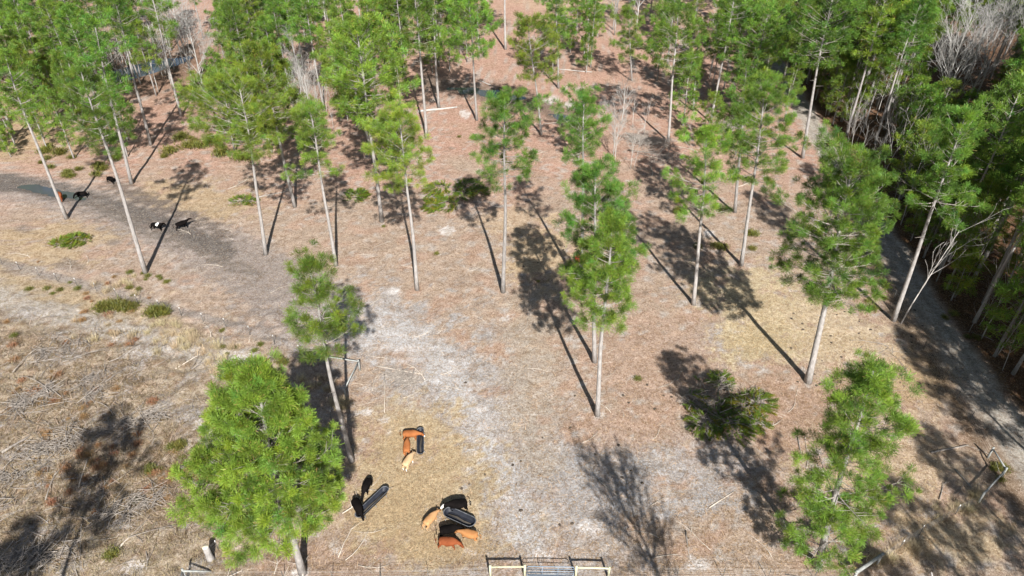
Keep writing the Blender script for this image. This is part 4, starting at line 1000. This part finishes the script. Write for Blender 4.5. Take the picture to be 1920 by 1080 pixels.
M['brown'] = foliage('dead_weed_leaves', (0.26, 0.165, 0.085), 0.25)
WEEDB = [m_.copy() for m_ in WEED]
rs = random.Random(77)
for (u, v, n, r, lab, grp) in ((90, 740, 34, 80, 'brown dead weed clump in the cleared slash field', 'dead weeds in the slash field'), (170, 880, 30, 70, 'brown dead weed clump beside the tree shadow in the slash field', 'dead weeds by the slash field shadow'), (330, 900, 26, 34, 'russet dead weed clump beside the bushy pine', 'dead weeds by the bushy pine'), (150, 600, 22, 90, 'brown dead weed clump along the dusty track', 'dead weeds along the dusty track')):
    for j in range(n):
        m_ = WEEDB[j % 4]
        if m_.materials: m_.materials[0] = M['brown']
        put('dead_weed', m_, 'brown', gp(u + rs.gauss(0, r), v + rs.gauss(0, r * 0.5), -0.03), rs.uniform(0, 6.28), (sc := rs.uniform(0.35, 0.75)), ('small ' if sc < 0.48 else 'large ' if sc > 0.62 else '') + lab, 'weeds', grp)
def dry_mesh(seed, n=160, rad=0.55, hgt=0.75):
    rs = np.random.RandomState(seed); a = rs.uniform(0, 6.28, n); r = rad * np.abs(rs.normal(0, 0.5, n))
    V, F = blades(rs, np.stack([r * np.cos(a), r * np.sin(a), np.zeros(n)], -1), hgt, 1.6, 0.022, 0.1)
    k = rs.uniform(0.65, 1.35, n)
    return np_mesh('grass_tuft', V, F, np.repeat(np.stack([k, k * 0.98, k * 0.92], -1), 3, 0))
DRYT = [dry_mesh(820 + i) for i in range(4)]
weeds([(380, 655, 14, 30), (330, 625, 10, 26), (300, 640, 8, 30), (420, 690, 8, 22), (600, 720, 8, 20), (640, 760, 6, 12), (225, 540, 8, 28), (180, 620, 10, 40)], 'tall tan dry grass tuft along the fence of the slash field', 'tall dry grass along the fence', 'straw', 1.2, cat='grass')
weeds([(1780, 960, 8, 18), (1700, 1025, 8, 18), (1830, 930, 5, 12), (1650, 1050, 5, 10)], 'tall tan dry grass tuft along the shaded bank fence', 'tall dry grass along the bank fence', 'straw', 1.0, cat='grass')
# ground cover nobody could count
def litter(name, n, sampler, L, wid, up, seed, tint, label, mat='straw', z=0.0, cat='grass'):
    rs = np.random.RandomState(seed); U, V_ = sampler(rs, n)
    d = np.stack([U - 960, FPX * CP + (540 - V_) * SP, -FPX * SP + (540 - V_) * CP], -1); t = (0.14 - H) / d[:, 2]
    x, y = d[:, 0] * t, d[:, 1] * t
    P = np.stack([x, y, gz(x, y) + 0.01 + rs.uniform(0, 0.05, n) + z], -1)
    V, F = blades(rs, P, L, up, wid, 0.0)
    k = rs.uniform(0.5, 1.4, (n, 1)) * np.array([tint])
    return tag(link(name, np_mesh(name, V, F, np.repeat(k, 3, 0)), M[mat]), label, cat, None, 'stuff')
def field(rs, n):
    U = np.empty(0); V = np.empty(0)
    while len(U) < n:
        u = rs.uniform(-40, 640, n); v = rs.uniform(490, 1110, n)
        ok = (v > 505 + 0.30 * u + rs.normal(0, 14, n)) & ((u < 430 + rs.normal(0, 40, n)) | (v < 690))
        U = np.append(U, u[ok]); V = np.append(V, v[ok])
    return U[:n], V[:n]
litter('field_grass', 30000, field, 0.34, 0.030, 0.5, 61, (0.62, 0.57, 0.53), 'short dry grass and stubble covering the slash field')
def slash(rs, n):
    b = np.array([(70, 780, 130, 70), (200, 720, 110, 50), (60, 950, 130, 110), (200, 900, 90, 90), (330, 900, 50, 90), (90, 650, 150, 30)]); k = rs.randint(0, 6, n)
    return b[k, 0] + rs.normal(0, 0.7, n) * b[k, 2], b[k, 1] + rs.normal(0, 0.6, n) * b[k, 3]
litter('slash_twigs', 7500, slash, 0.95, 0.05, 0.22, 66, (0.42, 0.34, 0.30), 'brown broken slash twigs tangled over the cleared field', cat='twigs')
litter('slash_splinters', 2600, slash, 1.1, 0.035, 0.20, 67, (1.05, 1.02, 1.15), 'pale broken slash splinters tangled over the cleared field', cat='twigs')
litter('bark_chips', 4200, lambda rs, n: (rs.uniform(560, 1500, n), 330 + 740 * rs.uniform(0, 1, n)), 0.75, 0.03, 0.06, 68, (1.1, 0.95, 0.95), 'pale bark chips and twigs scattered over the pasture', cat='twigs')
def hay(rs, n):
    b = np.array([(790, 920, 120, 90), (770, 830, 85, 60), (745, 960, 90, 60), (840, 1020, 90, 35)]); k = rs.randint(0, 4, n)
    return b[k, 0] + rs.normal(0, 0.55, n) * b[k, 2], b[k, 1] + rs.normal(0, 0.55, n) * b[k, 3]
litter('trampled_hay', 16000, hay, 0.30, 0.024, 0.12, 62, (1.0, 0.98, 0.85), 'trampled yellow hay on the ground round the feed troughs', cat='hay')
def straw2(rs, n):
    b = np.array([(1440, 580, 120, 45), (1560, 640, 140, 45), (1420, 640, 75, 36), (1650, 900, 130, 90), (1690, 715, 90, 40)]); k = rs.randint(0, 5, n)
    return b[k, 0] + rs.normal(0, 0.55, n) * b[k, 2], b[k, 1] + rs.normal(0, 0.55, n) * b[k, 3] + (b[k, 2] > 130) * 0
litter('spread_straw', 15000, straw2, 0.30, 0.026, 0.10, 63, (1.12, 1.05, 0.9), 'spread pale straw on the ground round the spreading pine', cat='hay')
def pasture(rs, n):
    return rs.uniform(380, 1760, n), 300 + 800 * rs.uniform(0, 1, n) ** 0.8
litter('needle_litter', 48000, pasture, 0.30, 0.026, 0.10, 64, (0.78, 0.58, 0.47), 'russet pine needle and bark litter spread over the pasture', cat='litter')
def verge(rs, n):
    v = rs.uniform(430, 1100, n); y = np.array([ground(960, q)[1] for q in v[:400]]); 
    yy = rs.uniform(26, 95, n); xx = road_x(yy) + 2.6 + rs.exponential(5.0, n); u, vv = project(xx, yy); return u, vv
litter('leaf_litter', 14000, verge, 0.22, 0.06, 0.25, 65, (0.52, 0.33, 0.22), 'brown dead leaf litter on the wood floor beside the road', cat='leaf litter')
# ------------------------------------------------------------------ fallen branches
def stick_mesh(seed, L, r, forks):
    rs = np.random.RandomState(seed); tb = Tubes(); m = 6; t = np.linspace(-0.5, 0.5, m)
    c = rs.uniform(-0.12, 0.12); P = np.stack([t * L, c * L * (1 - 4 * t * t) + rs.normal(0, 0.012 * L, m), r + 0.03 + 0.02 * np.abs(rs.normal(size=m))], -1)
    tb.add(P, r * np.linspace(1.0, 0.4, m), 5)
    for i in range(forks):
        k = rs.randint(1, m - 1); s = rs.choice([-1, 1]); ln = L * rs.uniform(0.15, 0.38); a = s * rs.uniform(0.4, 0.9)
        e = P[k] + np.array([math.cos(a) * ln, math.sin(a) * ln, rs.uniform(0.02, 0.18) * ln]); mdl = (P[k] + e) / 2 + np.array([0, 0.03 * ln * s, 0.02])
        tb.add([P[k], mdl, e], [r * 0.5, r * 0.4, r * 0.2], 4)
    return tb.mesh('fallen_branch')
STK = [stick_mesh(900 + i, 1.4 + 0.22 * i, 0.019 + 0.0022 * i, [0, 0, 1, 2, 0, 3, 1, 4][i]) for i in range(8)]
STKG = [m.copy() for m in STK]
def sticks(n, sampler, label, group, seed, mat='dead', smin=0.6, smax=1.4, pref=None):
    rs = random.Random(seed)
    for i in range(n):
        u, v = sampler(rs); k = rs.randrange(8)
        sc = rs.uniform(smin, smax); t = (sc - smin) / (smax - smin); fk = ['straight', 'bare', 'once forked', 'forked', 'unforked', 'branching', 'lightly forked', 'many forked'][k]
        put('fallen_branch', (STK if mat == 'dead' else STKG)[k], mat, gp(u, v, -0.01), rs.uniform(0, 3.14), sc, ('short ' if t < 0.33 else 'long ' if t > 0.67 else '') + fk + ' ' + label, 'branch', group)
def px(regs):
    def s(rs):
        a = rs.choice(regs); return rs.uniform(a[0], a[2]), rs.uniform(a[1], a[3])
    return s
sticks(130, px([(-20, 690, 240, 1075), (-20, 760, 160, 1000), (0, 640, 380, 800), (100, 800, 330, 1070)]), 'grey brown dead branch lying in the slash field', 'branches lying in the slash field', 71, 'deadgrey', 0.7, 1.7)
sticks(30, px([(380, 520, 640, 690), (20, 400, 480, 520), (380, 320, 560, 420)]), 'pale stick lying near the cattle track', 'sticks near the cattle track', 72, 'dead', 0.6, 1.3)
sticks(55, px([(660, 430, 1060, 760), (1040, 560, 1300, 840), (680, 400, 900, 600)]), 'pale stick on the open straw ground', 'sticks on the open straw ground', 73, 'dead', 0.5, 1.1)
sticks(32, px([(1080, 780, 1480, 1060), (1380, 720, 1540, 860)]), 'pale stick near the big pile of pine tops', 'sticks near the big brush pile', 74, 'dead', 0.6, 1.3)
sticks(22, px([(640, 850, 720, 1070), (430, 1020, 640, 1075), (660, 690, 800, 760)]), 'pale stick between the ragged pine and the cattle', 'sticks between the ragged pine and the cattle', 75, 'dead', 0.6, 1.5)
sticks(36, px([(780, 180, 1330, 330), (1150, 230, 1420, 380), (350, 290, 560, 350)]), 'dead branch lying on the red ground of the upper pasture', 'branches on the red upper pasture', 76, 'dead', 0.9, 1.8)
sticks(26, px([(1600, 640, 1700, 700), (1740, 840, 1900, 930), (1780, 520, 1919, 760)]), 'dead branch lying in the shade by the sandy road', 'branches in the shade by the road', 77, 'deadgrey', 0.6, 1.3)
# special pieces
def log(u0, v0, u1, v1, r, mat, label, cat='log', name='fallen_log'):
    a, b = gp(u0, v0), gp(u1, v1); tb = Tubes(); P = [a + (b - a) * t for t in (0, 0.3, 0.6, 1.0)]
    c = P[0].copy(); P = [np.array(p - c) + np.array([0, 0, r * 0.8 + 0.03 * math.sin(i * 2)]) for i, p in enumerate(P)]
    tb.add(P, [r, r * 0.95, r * 0.85, r * 0.7], 8)
    o = link(name, tb.mesh(name), M[mat]); o.location = c; return tag(o, label, cat)
log(784, 210, 857, 202, 0.20, 'pale', 'pale straight fallen log in front of the dark forest puddle')
log(1046, 130, 1110, 136, 0.10, 'pale', 'thin white fallen log on the far red clearing')
log(898, 152, 920, 160, 0.09, 'pale', 'short white fallen log beside the dark forest puddle')
log(480, 372, 545, 358, 0.12, 'deadgrey', 'grey fallen log in front of the dark trunked pine')
log(8, 856, 70, 812, 0.11, 'deadgrey', 'thick grey forked log in the slash field')
log(150, 920, 172, 850, 0.06, 'dead', 'slender dead pole leaning in the slash field shadow')
log(225, 1030, 270, 985, 0.07, 'dead', 'dead pole lying beside the bushy pine')
log(70, 1075, 125, 1030, 0.10, 'deadgrey', 'grey dead log in the shaded slash heap')
log(330, 695, 405, 650, 0.05, 'dead', 'long bent dead stem on the dusty track')
log(705, 686, 790, 702, 0.05, 'dead', 'long dead stem beside the corner brace')
log(721, 700, 721, 775, 0.05, 'dead', 'straight pale pole pointing at the hay')
log(1122, 902, 1158, 930, 0.05, 'dead', 'straight pale pole in the leafless tree shadow')
log(1330, 952, 1376, 922, 0.05, 'dead', 'pale pole beside the dark tree shadow')
log(1495, 820, 1502, 850, 0.05, 'deadgrey', 'thin dark pole near the big pile of pine tops')
log(1745, 850, 1815, 835, 0.09, 'deadgrey', 'grey broken log in the shade of the road bank')
log(1790, 880, 1838, 932, 0.06, 'dead', 'long dead pole against the shaded corner fence')
log(1285, 995, 1293, 1050, 0.06, 'deadgrey', 'dark dead pole standing out of the grey ground')
DT = bare_mesh('fallen_tree', 781, 9, 0.11, 0.6, 3, nlimb=9, start=0.25, twig=6)
for u, v, rz, sc, lab in ((1180, 285, 0.9, 0.9, 'pale fallen dead tree with bare branches on the red ground'), (1250, 275, -0.5, 0.8, 'grey fallen tree crown tangled beside the soft crowned pine'), (1360, 245, 0.4, 0.9, 'dark heap of dead branches by the bend of the road'),
                          (1020, 235, 1.5, 0.6, 'small fallen dead tree across the little puddle'), (30, 770, 0.8, 0.45, 'grey fallen treetop in the slash field'), (60, 1060, 0.4, 0.6, 'tangled grey fallen treetop in the shaded slash heap'),
                          (150, 760, 2.6, 0.42, 'brown fallen treetop in the middle of the slash field'), (1475, 1078, 1.2, 0.3, 'pale twiggy fallen branch below the open crowned pine')):
    p = gp(u, v, 0.35 * sc)
    put('fallen_tree', DT, 'deadgrey', p, rz, sc, lab, 'fallen tree', None, R(84), 0.0)
# stump, stakes, tub, dung
p = gp(396, 1050); o = empty('tree_stump', p); tb = Tubes()
tb.add([(0, 0, -0.2), (0, 0, 0.15), (-0.04, 0.05, 0.8), (-0.08, 0.08, 1.45)], [0.36, 0.27, 0.235, 0.22], 12); link('trunk', tb.mesh('trunk'), M['bark'], o)
tb = Tubes(); tb.add([(-0.08, 0.08, 1.445), (-0.08, 0.08, 1.465)], [0.215, 0.212], 12); link('cut_face', tb.mesh('cut_face', False), M['cut'], o)
tag(o, 'tall cut tree stump with a pale sawn top beside the grey brace', 'tree stump')
p = gp(1083, 490); o = empty('feed_tub', p); tb = Tubes()
tb.add([(0, 0, 0.0), (0, 0, 0.30), (0, 0, 0.62)], [0.30, 0.34, 0.38], 14, cap=False); tb.add([(0, 0, 0.02), (0, 0, 0.06)], [0.29, 0.29], 14); link('tub', tb.mesh('tub'), M['redtub'], o)
tb = Tubes(); a = [i * math.pi / 8 for i in range(17)]; tb.add([(0.385 * math.cos(q), 0.385 * math.sin(q), 0.62) for q in a], [0.025] * 17, 6, cap=False); link('rim', tb.mesh('rim'), M['redtub'], o)
tb = Tubes(); tb.add([(0, 0, 0.30), (0, 0, 0.34)], [0.335, 0.335], 14); link('mineral_lick', tb.mesh('mineral_lick'), M['dark'], o)
tag(o, 'red plastic mineral feed tub beside the thin crowned pine', 'feed tub')
DG = []
for i in range(4):
    bm = bmesh.new(); bmesh.ops.create_icosphere(bm, subdivisions=2, radius=0.14)
    rr = random.Random(i)
    for q in bm.verts: q.co = Vector((q.co.x * (1 + rr.uniform(-.25, .25)), q.co.y * (0.8 + rr.uniform(-.25, .25)), max(-0.01, q.co.z * 0.33)))
    me = bpy.data.meshes.new('dung_pat'); bm.to_mesh(me); bm.free(); me.materials.append(M['dung']); DG.append(me)
rs = random.Random(5)
for (n, a, lab, grp) in ((60, (1480, 560, 1760, 730), 'dark dung pat on the straw round the spreading pine', 'dung on the straw'), (14, (980, 430, 1080, 560), 'dark dung pat on the straw near the red tub', 'dung near the red tub'), (26, (840, 700, 1300, 1010), 'dark dung pat on the bare grey ground', 'dung on the grey ground')):
    for i in range(n):
        put('dung_pat', DG[i % 4], 'dung', gp(rs.uniform(a[0], a[2]), rs.uniform(a[1], a[3]), 0.005), rs.uniform(0, 6), (sc := rs.uniform(0.6, 1.3)), ('small ' if sc < 0.85 else 'large ' if sc > 1.1 else '') + lab, 'dung', grp)
